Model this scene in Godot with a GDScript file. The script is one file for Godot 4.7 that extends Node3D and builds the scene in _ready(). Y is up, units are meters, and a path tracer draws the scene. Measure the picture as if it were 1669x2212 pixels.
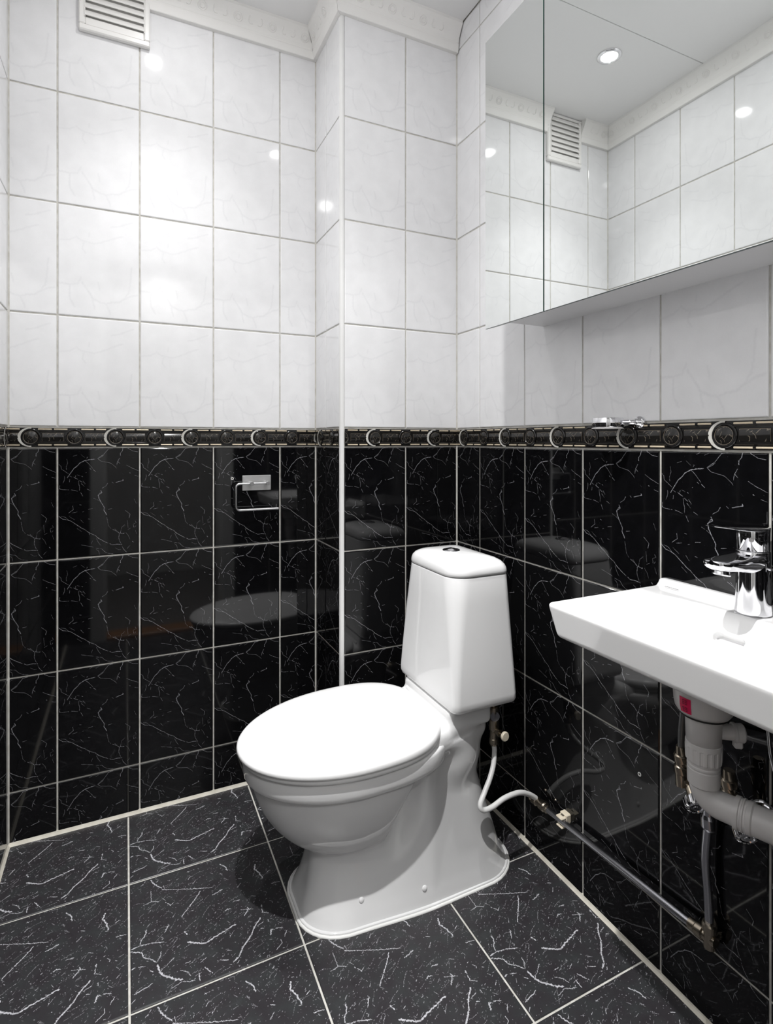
extends Node3D

# ---------------------------------------------------------------- room measures (metres)
const XR := 1.2426      # right wall (sink wall) face
const ZC := 0.2262      # front face of the tiled pipe column
const XC := 0.8447      # side face of the pipe column
const ZD := 1.55        # wall with the doorway; the camera looks in through it
const YC := 2.383       # ceiling
const BT := 1.1026      # top of the border band
const BB := 1.0464      # bottom of the border band
const MX := 1.073       # mirror face
const GAP := 0.0042     # grout width
const TZ := 0.503       # toilet centre line

var mats := {}
var tile_cache := {}
var used := {}
var rng := RandomNumberGenerator.new()

# ---------------------------------------------------------------- mesh collector
class Geo:
	var v := PackedVector3Array()
	var t := PackedVector2Array()
	var g := PackedInt32Array()
	var s0 := 0
	func tri(a, b, c, sg := -1, ua := Vector2.ZERO, ub := Vector2.ZERO, uc := Vector2.ZERO):
		v.append(a); v.append(b); v.append(c)
		t.append(ua); t.append(ub); t.append(uc)
		g.append(sg)
	func quad(a, b, c, d, sg := -1, ua := Vector2.ZERO, ub := Vector2.ZERO, uc := Vector2.ZERO, ud := Vector2.ZERO):
		tri(a, b, c, sg, ua, ub, uc)
		tri(a, c, d, sg, ua, uc, ud)
	func start():
		s0 = v.size()
	func close():
		# turn the chunk since start() so that its faces look outwards
		var m := Vector3.ZERO
		var n := v.size() - s0
		if n == 0:
			return
		for i in range(s0, v.size()):
			m += v[i]
		m /= n
		var vol := 0.0
		for i in range(s0, v.size(), 3):
			vol += (v[i] - m).dot((v[i + 1] - m).cross(v[i + 2] - m))
		if vol < 0.0:
			for i in range(s0, v.size(), 3):
				var a := v[i + 1]
				v[i + 1] = v[i + 2]
				v[i + 2] = a
				var b := t[i + 1]
				t[i + 1] = t[i + 2]
				t[i + 2] = b
		s0 = v.size()
	func box(lo: Vector3, hi: Vector3, b := 0.0, xf := Transform3D()):
		# box with chamfered edges
		start()
		var c := (lo + hi) / 2
		var h := (hi - lo) / 2
		b = minf(b, minf(h.x, minf(h.y, h.z)) * 0.95)
		var P := func(sx, sy, sz, ax):
			var q := Vector3(h.x * sx, h.y * sy, h.z * sz)
			if ax != 0: q.x -= b * sx
			if ax != 1: q.y -= b * sy
			if ax != 2: q.z -= b * sz
			return xf * (c + q)
		for s in [-1, 1]:
			quad(P.call(s, -1, -1, 0), P.call(s, 1, -1, 0), P.call(s, 1, 1, 0), P.call(s, -1, 1, 0)) if s > 0 else quad(P.call(s, -1, -1, 0), P.call(s, -1, 1, 0), P.call(s, 1, 1, 0), P.call(s, 1, -1, 0))
			quad(P.call(-1, s, -1, 1), P.call(-1, s, 1, 1), P.call(1, s, 1, 1), P.call(1, s, -1, 1)) if s > 0 else quad(P.call(-1, s, -1, 1), P.call(1, s, -1, 1), P.call(1, s, 1, 1), P.call(-1, s, 1, 1))
			quad(P.call(-1, -1, s, 2), P.call(1, -1, s, 2), P.call(1, 1, s, 2), P.call(-1, 1, s, 2)) if s > 0 else quad(P.call(-1, -1, s, 2), P.call(-1, 1, s, 2), P.call(1, 1, s, 2), P.call(1, -1, s, 2))
		if b > 0.0:
			for s in [-1, 1]:
				for r in [-1, 1]:
					var f: bool = s * r > 0
					var e := [P.call(s, r, -1, 0), P.call(s, r, -1, 1), P.call(s, r, 1, 1), P.call(s, r, 1, 0)]
					quad(e[0], e[1], e[2], e[3]) if f else quad(e[3], e[2], e[1], e[0])
					e = [P.call(s, -1, r, 0), P.call(s, 1, r, 0), P.call(s, 1, r, 2), P.call(s, -1, r, 2)]
					quad(e[0], e[1], e[2], e[3]) if f else quad(e[3], e[2], e[1], e[0])
					e = [P.call(-1, s, r, 1), P.call(-1, s, r, 2), P.call(1, s, r, 2), P.call(1, s, r, 1)]
					quad(e[0], e[1], e[2], e[3]) if f else quad(e[3], e[2], e[1], e[0])
			for x in [-1, 1]:
				for y in [-1, 1]:
					for z in [-1, 1]:
						if x * y * z > 0: tri(P.call(x, y, z, 0), P.call(x, y, z, 1), P.call(x, y, z, 2))
						else: tri(P.call(x, y, z, 0), P.call(x, y, z, 2), P.call(x, y, z, 1))
		close()
	func loft(rings: Array, caps := true, sg := 1, wrap := true):
		start()
		var n: int = rings[0].size()
		var last := n if wrap else n - 1
		for i in rings.size() - 1:
			for j in last:
				var k := (j + 1) % n
				quad(rings[i][j], rings[i][k], rings[i + 1][k], rings[i + 1][j], sg)
		if caps:
			for e in [0, rings.size() - 1]:
				var m := Vector3.ZERO
				for p in rings[e]: m += p
				m /= n
				for j in n:
					var k := (j + 1) % n
					if e == 0: tri(rings[e][k], rings[e][j], m, 100 + e)
					else: tri(rings[e][j], rings[e][k], m, 100 + e)
		close()
	func lathe(pts: Array, xf := Transform3D(), seg := 32, sharp := false):
		# pts: Vector2(radius, height) round the local y axis
		start()
		for i in pts.size() - 1:
			for j in seg:
				var a := TAU * j / seg
				var b := TAU * (j + 1) / seg
				var A := Vector3(pts[i].x * cos(a), pts[i].y, pts[i].x * sin(a))
				var B := Vector3(pts[i].x * cos(b), pts[i].y, pts[i].x * sin(b))
				var C := Vector3(pts[i + 1].x * cos(b), pts[i + 1].y, pts[i + 1].x * sin(b))
				var D := Vector3(pts[i + 1].x * cos(a), pts[i + 1].y, pts[i + 1].x * sin(a))
				var sg := (10 + i) if sharp else 1
				if pts[i].x > 1e-6: tri(xf * A, xf * B, xf * C, sg)
				if pts[i + 1].x > 1e-6: tri(xf * A, xf * C, xf * D, sg)
		close()
	func tube(path: Array, r, seg := 16, caps := true):
		# r: one radius or an array of radii
		var rings := []
		var up := Vector3(0.123, 0.97, 0.21).normalized()
		var side := Vector3.ZERO
		for i in path.size():
			var d: Vector3 = (path[mini(i + 1, path.size() - 1)] - path[maxi(i - 1, 0)]).normalized()
			if i == 0:
				side = d.cross(up).normalized()
			else:
				side = (side - d * side.dot(d)).normalized()
			var oth := d.cross(side)
			var ring := PackedVector3Array()
			var rad: float = r[i] if r is Array else r
			for j in seg:
				var a := TAU * j / seg
				ring.append(path[i] + (side * cos(a) + oth * sin(a)) * rad)
			rings.append(ring)
		loft(rings, caps)
	func mesh() -> ArrayMesh:
		var st := SurfaceTool.new()
		st.begin(Mesh.PRIMITIVE_TRIANGLES)
		for i in range(0, v.size(), 3):
			st.set_smooth_group(g[i / 3])
			for k in [0, 2, 1]:
				st.set_uv(t[i + k])
				st.add_vertex(v[i + k])
		st.generate_normals()
		st.index()
		return st.commit()

# ---------------------------------------------------------------- scene helpers
func numbered(n: String) -> String:
	if not used.has(n):
		used[n] = 0
		return n
	used[n] += 1
	return "%s_%03d" % [n, used[n]]

func put(m: Mesh, called: String, mat: Material, parent: Node = null, xf := Transform3D()) -> MeshInstance3D:
	var o := MeshInstance3D.new()
	o.mesh = m
	o.material_override = mat
	o.transform = xf
	o.name = numbered(called) if parent == null else called
	o.cast_shadow = GeometryInstance3D.SHADOW_CASTING_SETTING_ON
	(self if parent == null else parent).add_child(o, true)
	return o

func part(geo: Geo, called: String, mat: Material, parent: Node = null) -> MeshInstance3D:
	return put(geo.mesh(), called, mat, parent)

func thing(called: String, at: Vector3, label: String, category: String, group := "") -> Node3D:
	var o := Node3D.new()
	o.name = numbered(called)
	add_child(o)
	o.position = at
	o.set_meta("label", label)
	o.set_meta("category", category)
	if group: o.set_meta("group", group)
	return o

func structure(o: Node, label := "", category := "") -> void:
	o.set_meta("kind", "structure")
	if label: o.set_meta("label", label)
	if category: o.set_meta("category", category)

func plain(c: Color, rough := 0.5, metal := 0.0, spec := 0.5) -> StandardMaterial3D:
	var m := StandardMaterial3D.new()
	m.albedo_color = c
	m.roughness = rough
	m.metallic = metal
	m.metallic_specular = spec
	return m

func about(p: Vector3, axis: Vector3) -> Transform3D:
	# frame whose y axis points along axis
	var y := axis.normalized()
	var x := y.cross(Vector3(0.31, 0.2, 0.93)).normalized()
	return Transform3D(Basis(x, y, x.cross(y)), p)

func curve(pts: Array, step := 0.006) -> Array:
	var c := Curve3D.new()
	c.bake_interval = step
	for i in pts.size():
		var a: Vector3 = pts[maxi(i - 1, 0)]
		var b: Vector3 = pts[mini(i + 1, pts.size() - 1)]
		var h := (b - a) / 6.0
		c.add_point(pts[i], -h, h)
	return Array(c.get_baked_points())

# ---------------------------------------------------------------- computed prints
func lines_of(text: String, size: Vector2, keys: Array) -> Array:
	# "x,y x,y|w" rows; keys = corners of the print (top left x, y, right x, bottom y at the left, bottom y at the right), or empty for 0..1 values
	var out := []
	for row in text.split("\n", false):
		var half := row.split("|")
		var pts := PackedVector2Array()
		for p in half[0].split(" ", false):
			var xy := p.split_floats(",")
			var q := Vector2(xy[0], xy[1])
			if keys:
				var u: float = (q.x - keys[0]) / (keys[2] - keys[0])
				q = Vector2(u, (q.y - keys[1]) / (lerpf(keys[3], keys[4], u) - keys[1]))
			pts.append(q * size)
		out.append([pts, half[1].to_float()])
	return out

func stroke(cov: PackedFloat32Array, W: int, H: int, a: Vector2, b: Vector2, r0: float, r1: float, strength: float, soft: float) -> void:
	var R := maxf(r0, r1) + soft + 1.0
	var x0 := maxi(0, int(minf(a.x, b.x) - R))
	var x1 := mini(W - 1, int(maxf(a.x, b.x) + R))
	var y0 := maxi(0, int(minf(a.y, b.y) - R))
	var y1 := mini(H - 1, int(maxf(a.y, b.y) + R))
	var ab := b - a
	var l2 := maxf(ab.length_squared(), 1e-6)
	for y in range(y0, y1 + 1):
		for x in range(x0, x1 + 1):
			var p := Vector2(x + 0.5, y + 0.5)
			var t := clampf((p - a).dot(ab) / l2, 0.0, 1.0)
			var d := p.distance_to(a + ab * t) - lerpf(r0, r1, t)
			var c := clampf(0.5 - d / soft, 0.0, 1.0) * strength
			var i := y * W + x
			if c > cov[i]: cov[i] = c

func vein(cov: PackedFloat32Array, W: int, H: int, pts: PackedVector2Array, w: float, strength: float, soft: float, rough: float) -> void:
	# a wavering broken line of uneven width
	for i in pts.size() - 1:
		var a := pts[i]
		var b := pts[i + 1]
		var n := maxi(1, int(a.distance_to(b) / 5.0))
		var prev := a
		var pr := w * rng.randf_range(0.35, 0.6)
		for k in range(1, n + 1):
			var q := a.lerp(b, float(k) / n)
			if k < n: q += Vector2(rng.randf_range(-rough, rough), rng.randf_range(-rough, rough))
			var r := w * rng.randf_range(0.25, 0.62)
			if k == n and i == pts.size() - 2: r = w * 0.2
			if rng.randf() > 0.04: stroke(cov, W, H, prev, q, pr, r, strength * rng.randf_range(0.7, 1.0), soft)
			prev = q
			pr = r

const BLACK_VEINS := """225,655 255,605 300,540 330,490 400,430 430,390 520,340|15
520,340 600,325 700,315|15
745,300 800,262 850,230 880,190 935,125 1020,115|9
760,297 810,275 855,240|9
750,305 795,350 930,380 980,395 1060,460 1082,490|7
1195,110 1185,165 1150,205 1150,260|12
1135,300 1100,355 1085,430|9
1100,360 1140,400|8
1250,425 1340,475 1430,515 1485,540|8
1280,112 1380,170 1470,182|8
80,410 115,440 125,495 185,540 245,585|7
215,310 230,380 205,450 210,510|6
520,340 570,380 620,440 660,490|7
670,510 715,550|10
265,625 300,645|7
330,645 405,690|9
430,710 480,745|9
465,770 515,825|9
490,720 530,775|7
410,700 420,780 432,830 430,900|7
450,930 490,1005|7
100,800 90,860 130,875 210,880 250,880|8
290,880 340,890 400,910|7
455,230 520,285|5
545,310 570,280 540,275|6
320,260 390,235|5
175,630 180,680 150,760|7
265,690 258,740|7
590,145 650,120|6
710,150 780,120|5
1070,750 1120,735 1200,715 1190,690|13
1000,745 1025,765|9
920,765 890,815 820,860|10
800,900 820,940 770,970 755,985 765,1040 800,1110 830,1160 860,1210 855,1265 880,1310 905,1355|15
800,925 760,975|10
670,1040 720,1060|6
740,1070 800,1110|5
905,1400 920,1480 935,1555 980,1610|6
1010,1625 1075,1655 1125,1690|9
1050,1620 1090,1655|6
1135,1690 1215,1705 1215,1685|10
1150,1690 1170,1590 1230,1540|6
1130,1700 1120,1790 1140,1850 1180,1915|9
1180,1940 1205,1990 1260,2050|9
960,1890 1000,1912 1080,1900 1160,1905|11
75,1365 150,1425 235,1440 300,1470 380,1530 460,1590 520,1620 575,1665 640,1705 700,1730 750,1780 830,1830 930,1880|11
120,1370 190,1390 240,1435|7
260,1380 350,1440|6
315,1180 325,1250 270,1290 245,1315|8
315,1310 395,1290|8
570,1250 660,1230|7
480,1295 510,1285|6
590,1680 600,1725|6
725,1790 745,1840 775,1890 800,1920|6
655,1830 630,1890|6
460,1905 560,1925 670,1950|7
720,1970 820,1985 860,2030 920,2065 1030,2080|7
720,1995 760,2020 775,2090|6
1240,1275 1300,1320 1325,1345 1305,1420|8
1275,1460 1285,1560 1290,1600|5
1420,1470 1440,1500 1385,1530 1395,1590|6
1290,1630 1340,1600|5
1410,1590 1435,1560|5
1400,1060 1440,1150|4
1250,1690 1300,1750 1320,1810|5
1420,1640 1450,1720|4
930,1250 1000,1235|8
1320,1930 1270,1985|7
1060,1970 1120,2005 1165,2000|6
1370,1850 1390,1870|9
430,1160 465,1165|9
450,1440 500,1500|6
390,1600 470,1660|5
580,1425 620,1430|7
1320,575 1335,582|12
1410,620 1480,640|7
560,870 620,900|7
540,565 550,560|9
610,490 635,510|8
360,640 370,610|6
390,605 440,625|6
470,630 490,640|8"""

const WHITE_VEINS := """120,1570 300,1580 290,1750 300,1850 380,1980|34
300,1580 420,1560 480,1430|26
500,1520 580,1640 680,1800 780,1850 900,1880 1010,1840 1130,1830 1230,1760 1330,1700 1470,1660|36
1230,1760 1300,1640 1330,1500 1340,1300 1360,1150|24
770,1500 800,1640|22
400,690 480,760 540,760 500,900 560,980|24
130,790 300,770 400,700|22
830,750 960,690 1060,640 1200,590|26
1000,440 1130,410 1280,340 1400,290|28
610,670 620,600|18
480,760 700,790 830,750|22
900,1880 960,1990 980,2080|30
680,1800 690,1900 720,2000|26"""

const FLOOR_VEINS := """0.139,0.02 0.162,0.075 0.205,0.132|10
0.208,0.149 0.296,0.188 0.376,0.223 0.449,0.252 0.539,0.285|6
0.454,0.281 0.396,0.359 0.36,0.398 0.315,0.453|8
0.529,0.353 0.6,0.333|8
0.578,0.535 0.605,0.521 0.628,0.532|8
0.654,0.476 0.696,0.479|6
0.701,0.627 0.736,0.578 0.73,0.564|8
0.688,0.566 0.766,0.597|5
0.334,0.671 0.377,0.696 0.412,0.718 0.441,0.727 0.497,0.705 0.554,0.692 0.604,0.675 0.637,0.67|12
0.792,0.691 0.744,0.742 0.718,0.79 0.678,0.83 0.64,0.869 0.608,0.919 0.574,0.939|11
0.804,0.729 0.76,0.744|7
0.008,0.573 0.055,0.567 0.119,0.578 0.198,0.606|8
0,0.587 0.068,0.629 0.074,0.664 0.115,0.697 0.145,0.734|8
0.177,0.667 0.167,0.709 0.148,0.736|5
0.151,0.755 0.159,0.811 0.184,0.849 0.211,0.87 0.243,0.902 0.283,0.921|13
0.097,0.464 0.085,0.508 0.063,0.527 0.058,0.559|8
0.232,0.482 0.202,0.534|7
0.159,0.811 0.21,0.774 0.247,0.747|5
0.428,0.833 0.389,0.851|5
0.335,0.816 0.306,0.82|6
0.412,0.897 0.448,0.957|8
0.274,0.853 0.314,0.881 0.328,0.917|5
0.374,0.922 0.375,0.973|7
0.219,0.948 0.275,0.933 0.348,0.96|5
0.019,0.896 0.055,0.886 0.102,0.876 0.119,0.867|7
0.045,0.722 0.082,0.735|7
0.007,0.721 0.028,0.718|8
0.132,0.227 0.186,0.253|5
0.084,0.239 0.132,0.233|5
0.225,0.277 0.254,0.32 0.276,0.302|6
0.32,0.58 0.336,0.613|9
0.519,0.894 0.55,0.909|7
0.823,0.586 0.816,0.655|7
0.82,0.656 0.854,0.673|6
0.778,0.774 0.801,0.779|6
0.871,0.813 0.912,0.83|6
0.839,0.808 0.825,0.851|8
0.929,0.861 0.906,0.9|6
0.878,0.911 0.88,0.936 0.835,0.972|6
0.838,0.724 0.841,0.747|5
0.073,0.051 0.106,0.017|5
0.135,0.129 0.136,0.235|5
0.62,0.08 0.655,0.13 0.66,0.17|9
0.86,0.2 0.845,0.24 0.87,0.29 0.885,0.35|11
0.7,0.36 0.73,0.33|6
0.93,0.43 0.99,0.44|7"""

func picture(cov: PackedFloat32Array, W: int, H: int, base: Color, ink: Color, mottle: float, scale: float, noise_seed: int, second := Color(-1, 0, 0)) -> ImageTexture:
	# base colour with cloudy patches, ink where the print covers it
	var n := FastNoiseLite.new()
	n.seed = noise_seed
	n.frequency = scale
	n.fractal_octaves = 4
	var f := FastNoiseLite.new()
	f.seed = noise_seed + 9
	f.frequency = 0.11
	var data := PackedByteArray()
	data.resize(W * H * 3)
	for y in H:
		for x in W:
			var k := n.get_noise_2d(x, y)
			var b := base
			if second.r >= 0.0: b = base.lerp(second, clampf(0.5 + k * 1.4, 0.0, 1.0))
			var m := 1.0 + mottle * (k + 0.35 * f.get_noise_2d(x, y))
			var c := cov[y * W + x]
			var i := (y * W + x) * 3
			data[i] = clampi(int(255.0 * lerpf(b.r * m, ink.r, c)), 0, 255)
			data[i + 1] = clampi(int(255.0 * lerpf(b.g * m, ink.g, c)), 0, 255)
			data[i + 2] = clampi(int(255.0 * lerpf(b.b * m, ink.b, c)), 0, 255)
	return ImageTexture.create_from_image(Image.create_from_data(W, H, false, Image.FORMAT_RGB8, data))

func make_materials() -> void:
	rng.seed = 41
	# black glazed wall tile with pale veins
	var W := 640
	var H := 960
	var cov := PackedFloat32Array()
	cov.resize(W * H)
	for l in lines_of(BLACK_VEINS, Vector2(W, H), [72.0, 112.0, 1490.0, 2157.0, 2062.0]):
		vein(cov, W, H, l[0], l[1] * W / 1418.0 * 0.82, 0.85, 1.3, 1.0)
	for i in 240:
		var p := Vector2(rng.randf() * W, rng.randf() * H)
		var d := Vector2.from_angle(rng.randf_range(0.2, 1.4)) * rng.randf_range(0.0, 6.0)
		stroke(cov, W, H, p, p + d, 0.5, 0.3, rng.randf_range(0.15, 0.6), 1.2)
	var m := plain(Color.WHITE, 0.045)
	m.albedo_texture = picture(cov, W, H, Color(0.052, 0.052, 0.058), Color(0.68, 0.68, 0.70), 0.25, 0.008, 3)
	mats.black = m
	# white glazed wall tile with faint grey veins
	cov.fill(0.0)
	W = 480
	H = 720
	cov.resize(W * H)
	for l in lines_of(WHITE_VEINS, Vector2(W, H), [105.0, 150.0, 1490.0, 2140.0, 2145.0]):
		vein(cov, W, H, l[0], l[1] * W / 1385.0 * 0.62, 0.8, 12.0, 2.5)
		vein(cov, W, H, l[0], l[1] * W / 1385.0 * 0.10, 0.65, 5.0, 3.0)
	m = plain(Color.WHITE, 0.06)
	m.albedo_texture = picture(cov, W, H, Color(0.925, 0.925, 0.93), Color(0.880, 0.880, 0.888), 0.018, 0.006, 7)
	mats.white = m
	# black floor tile with dense white flecks
	W = 1000
	H = 1000
	cov = PackedFloat32Array()
	cov.resize(W * H)
	for l in lines_of(FLOOR_VEINS, Vector2(W, H), []):
		vein(cov, W, H, l[0], l[1] * 0.80, 0.95, 1.4, 3.2)
	for i in 1500:
		var p := Vector2(rng.randf() * W, rng.randf() * H)
		var a := rng.randf_range(-1.15, -0.25) if rng.randf() < 0.7 else rng.randf_range(0.2, 1.5)
		var dice := rng.randf()
		var len := rng.randf_range(0.5, 5.0) if dice < 0.72 else rng.randf_range(5.0, 13.0) if dice < 0.93 else rng.randf_range(13.0, 34.0)
		vein(cov, W, H, PackedVector2Array([p, p + Vector2.from_angle(a) * len]), rng.randf_range(2.0, 4.8), rng.randf_range(0.5, 1.0), 1.4, 1.6)
	for i in 70:
		# broken threads of dashes
		var p := Vector2(rng.randf() * W, rng.randf() * H)
		var a := rng.randf_range(-0.9, -0.2)
		for k in rng.randi_range(4, 9):
			a += rng.randf_range(-0.35, 0.35)
			var d := Vector2.from_angle(a) * rng.randf_range(3.0, 9.0)
			vein(cov, W, H, PackedVector2Array([p, p + d]), rng.randf_range(2.2, 4.0), rng.randf_range(0.6, 1.0), 1.4, 1.0)
			p += d * rng.randf_range(1.5, 2.4)
	for i in 90:
		var p := Vector2(rng.randf() * W, rng.randf() * H)
		var a := rng.randf() * TAU
		var pts := PackedVector2Array([p])
		for k in 5:
			a += rng.randf_range(-0.6, 0.6)
			p += Vector2.from_angle(a) * 18.0
			pts.append(p)
		vein(cov, W, H, pts, 1.6, 0.10, 2.0, 2.0)
	m = plain(Color.WHITE, 0.32)
	m.albedo_texture = picture(cov, W, H, Color(0.205, 0.195, 0.208), Color(0.80, 0.80, 0.82), 0.22, 0.006, 19, Color(0.185, 0.19, 0.195))
	mats.floor = m
	# engraved veins of the border medallions and panels
	W = 128
	H = 128
	cov = PackedFloat32Array()
	cov.resize(W * H)
	for i in 16:
		var p := Vector2(rng.randf() * W, rng.randf() * H)
		var d := Vector2.from_angle(rng.randf() * TAU) * rng.randf_range(10, 34)
		vein(cov, W, H, PackedVector2Array([p, p + d * 0.5 + Vector2(4, -3), p + d]), 3.0, 0.9, 1.4, 1.5)
	m = plain(Color.WHITE, 0.12)
	m.albedo_texture = picture(cov, W, H, Color(0.12, 0.115, 0.11), Color(0.55, 0.51, 0.45), 0.15, 0.03, 5)
	mats.engraved = m
	mats.border = plain(Color(0.085, 0.08, 0.078), 0.14)
	mats.gilt_line = plain(Color(0.52, 0.48, 0.42), 0.3, 0.2)
	mats.gold = plain(Color(0.86, 0.80, 0.70), 0.28, 0.2)
	# grout: sandy light grey
	m = plain(Color(0.85, 0.845, 0.825), 0.9)
	var nt := NoiseTexture2D.new()
	nt.width = 256
	nt.height = 256
	nt.seamless = true
	nt.noise = FastNoiseLite.new()
	nt.noise.seed = 4
	nt.noise.frequency = 0.05
	var ramp := Gradient.new()
	ramp.set_color(0, Color(0.86, 0.85, 0.83))
	ramp.set_color(1, Color(1, 1, 1))
	nt.color_ramp = ramp
	m.albedo_texture = nt
	m.uv1_triplanar = true
	m.uv1_world_triplanar = true
	m.uv1_scale = Vector3(3.1, 3.1, 3.1)
	mats.grout = m
	m = plain(Color(0.90, 0.885, 0.84), 0.55)
	m.albedo_texture = nt
	m.uv1_triplanar = true
	m.uv1_world_triplanar = true
	m.uv1_scale = Vector3(2.3, 2.3, 2.3)
	mats.caulk = m
	mats.china = plain(Color(0.925, 0.925, 0.925), 0.05)
	mats.seat = plain(Color(0.945, 0.945, 0.945), 0.22)
	mats.sealant = plain(Color(0.93, 0.93, 0.92), 0.45)
	mats.chrome = plain(Color(0.90, 0.90, 0.91), 0.045, 1.0)
	mats.pipe = plain(Color(0.74, 0.74, 0.76), 0.20, 1.0)
	mats.brass = plain(Color(0.66, 0.62, 0.56), 0.26, 1.0)
	mats.steel = plain(Color(0.78, 0.78, 0.785), 0.30, 1.0)
	mats.plate = plain(Color(0.80, 0.80, 0.80), 0.38, 0.85)
	mats.mirror = plain(Color(0.93, 0.94, 0.935), 0.012, 1.0)
	mats.glass_edge = plain(Color(0.16, 0.27, 0.25), 0.12)
	mats.lacquer = plain(Color(0.90, 0.90, 0.905), 0.16)
	mats.plastic = plain(Color(0.83, 0.82, 0.815), 0.34)
	mats.hose = plain(Color(0.86, 0.86, 0.855), 0.38)
	mats.dark_hose = plain(Color(0.42, 0.42, 0.42), 0.32, 0.5)
	mats.rubber = plain(Color(0.05, 0.05, 0.05), 0.6)
	mats.paint = plain(Color(0.89, 0.89, 0.885), 0.6)
	mats.panel = plain(Color(0.945, 0.945, 0.945), 0.45)
	mats.cornice = plain(Color(0.945, 0.94, 0.93), 0.65)
	mats.vent = plain(Color(0.93, 0.925, 0.915), 0.32)
	mats.hollow = plain(Color(0.10, 0.095, 0.09), 0.9)
	mats.beige = plain(Color(0.86, 0.82, 0.74), 0.5)
	mats.pink = plain(Color(0.86, 0.03, 0.32), 0.5)
	mats.ink = plain(Color(0.45, 0.02, 0.16), 0.6)
	mats.grey_ink = plain(Color(0.45, 0.45, 0.45), 0.5)
	mats.dark_gap = plain(Color(0.33, 0.31, 0.27), 0.9)
	mats.hall_floor = plain(Color(0.42, 0.41, 0.40), 0.4)
	mats.oak = plain(Color(0.62, 0.43, 0.27), 0.35)
	m = plain(Color(1, 1, 1), 0.3)
	m.emission_enabled = true
	m.emission = Color(1.0, 0.985, 0.965)
	m.emission_energy_multiplier = 8.0
	mats.glow = m
	m = plain(Color(0.95, 0.97, 0.97, 0.12), 0.03)
	m.transparency = BaseMaterial3D.TRANSPARENCY_ALPHA
	mats.clear = m

# ---------------------------------------------------------------- tiles
func tile_mesh(w: float, h: float, uv: Rect2, t := 0.0026) -> Mesh:
	var key := "%.4f %.4f %s %.4f" % [w, h, uv, t]
	if tile_cache.has(key):
		return tile_cache[key]
	var g := Geo.new()
	var steps := [Vector2(0.0026, t), Vector2(0.0011, t - 0.00035), Vector2(0.0, t - 0.0013), Vector2(0.0, -0.001)]
	var ring := func(s: Vector2) -> Array:
		var a := w / 2 - s.x
		var b := h / 2 - s.x
		return [Vector3(-a, -b, s.y), Vector3(a, -b, s.y), Vector3(a, b, s.y), Vector3(-a, b, s.y)]
	var tex := func(p: Vector3) -> Vector2:
		return Vector2(uv.position.x + uv.size.x * (p.x / w + 0.5), uv.position.y + uv.size.y * (0.5 - p.y / h))
	g.start()
	var r: Array = ring.call(steps[0])
	g.quad(r[0], r[1], r[2], r[3], -1, tex.call(r[0]), tex.call(r[1]), tex.call(r[2]), tex.call(r[3]))
	for i in 3:
		var o: Array = ring.call(steps[i])
		var n: Array = ring.call(steps[i + 1])
		for j in 4:
			var k := (j + 1) % 4
			g.quad(n[j], n[k], o[k], o[j], -1, tex.call(n[j]), tex.call(n[k]), tex.call(o[k]), tex.call(o[j]))
	g.s0 = g.v.size()
	tile_cache[key] = g.mesh()
	return tile_cache[key]

# spans: [from, to, print from, print to] between joint centres
func lay(parent: Node3D, frame: Transform3D, us: Array, vs: Array, called: String, mat: Material) -> void:
	for v in vs:
		for u in us:
			var w: float = u[1] - u[0] - GAP
			var h: float = v[1] - v[0] - GAP
			if w < 0.003 or h < 0.003: continue
			var uv := Rect2(u[2], v[2], u[3] - u[2], v[3] - v[2])
			var tilt := Basis.from_euler(Vector3(rng.randf_range(-1, 1), rng.randf_range(-1, 1), 0) * 0.0016)
			put(tile_mesh(w, h, uv), called, mat, parent, frame * Transform3D(tilt, Vector3((u[0] + u[1]) / 2, (v[0] + v[1]) / 2, 0)))

var white_rows := [[1.1026, 1.4052, 0.0, 1.0], [1.4052, 1.7089, 0.0, 1.0], [1.7089, 2.0097, 0.0, 1.0], [2.0097, 2.3105, 0.0, 1.0], [2.3105, 2.383, 0.76, 1.0]]
var black_rows := [[0.0, 0.1410, 0.0, 0.46], [0.1410, 0.4414, 0.0, 1.0], [0.4414, 0.7432, 0.0, 1.0], [0.7432, 1.0464, 0.0, 1.0]]

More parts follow.
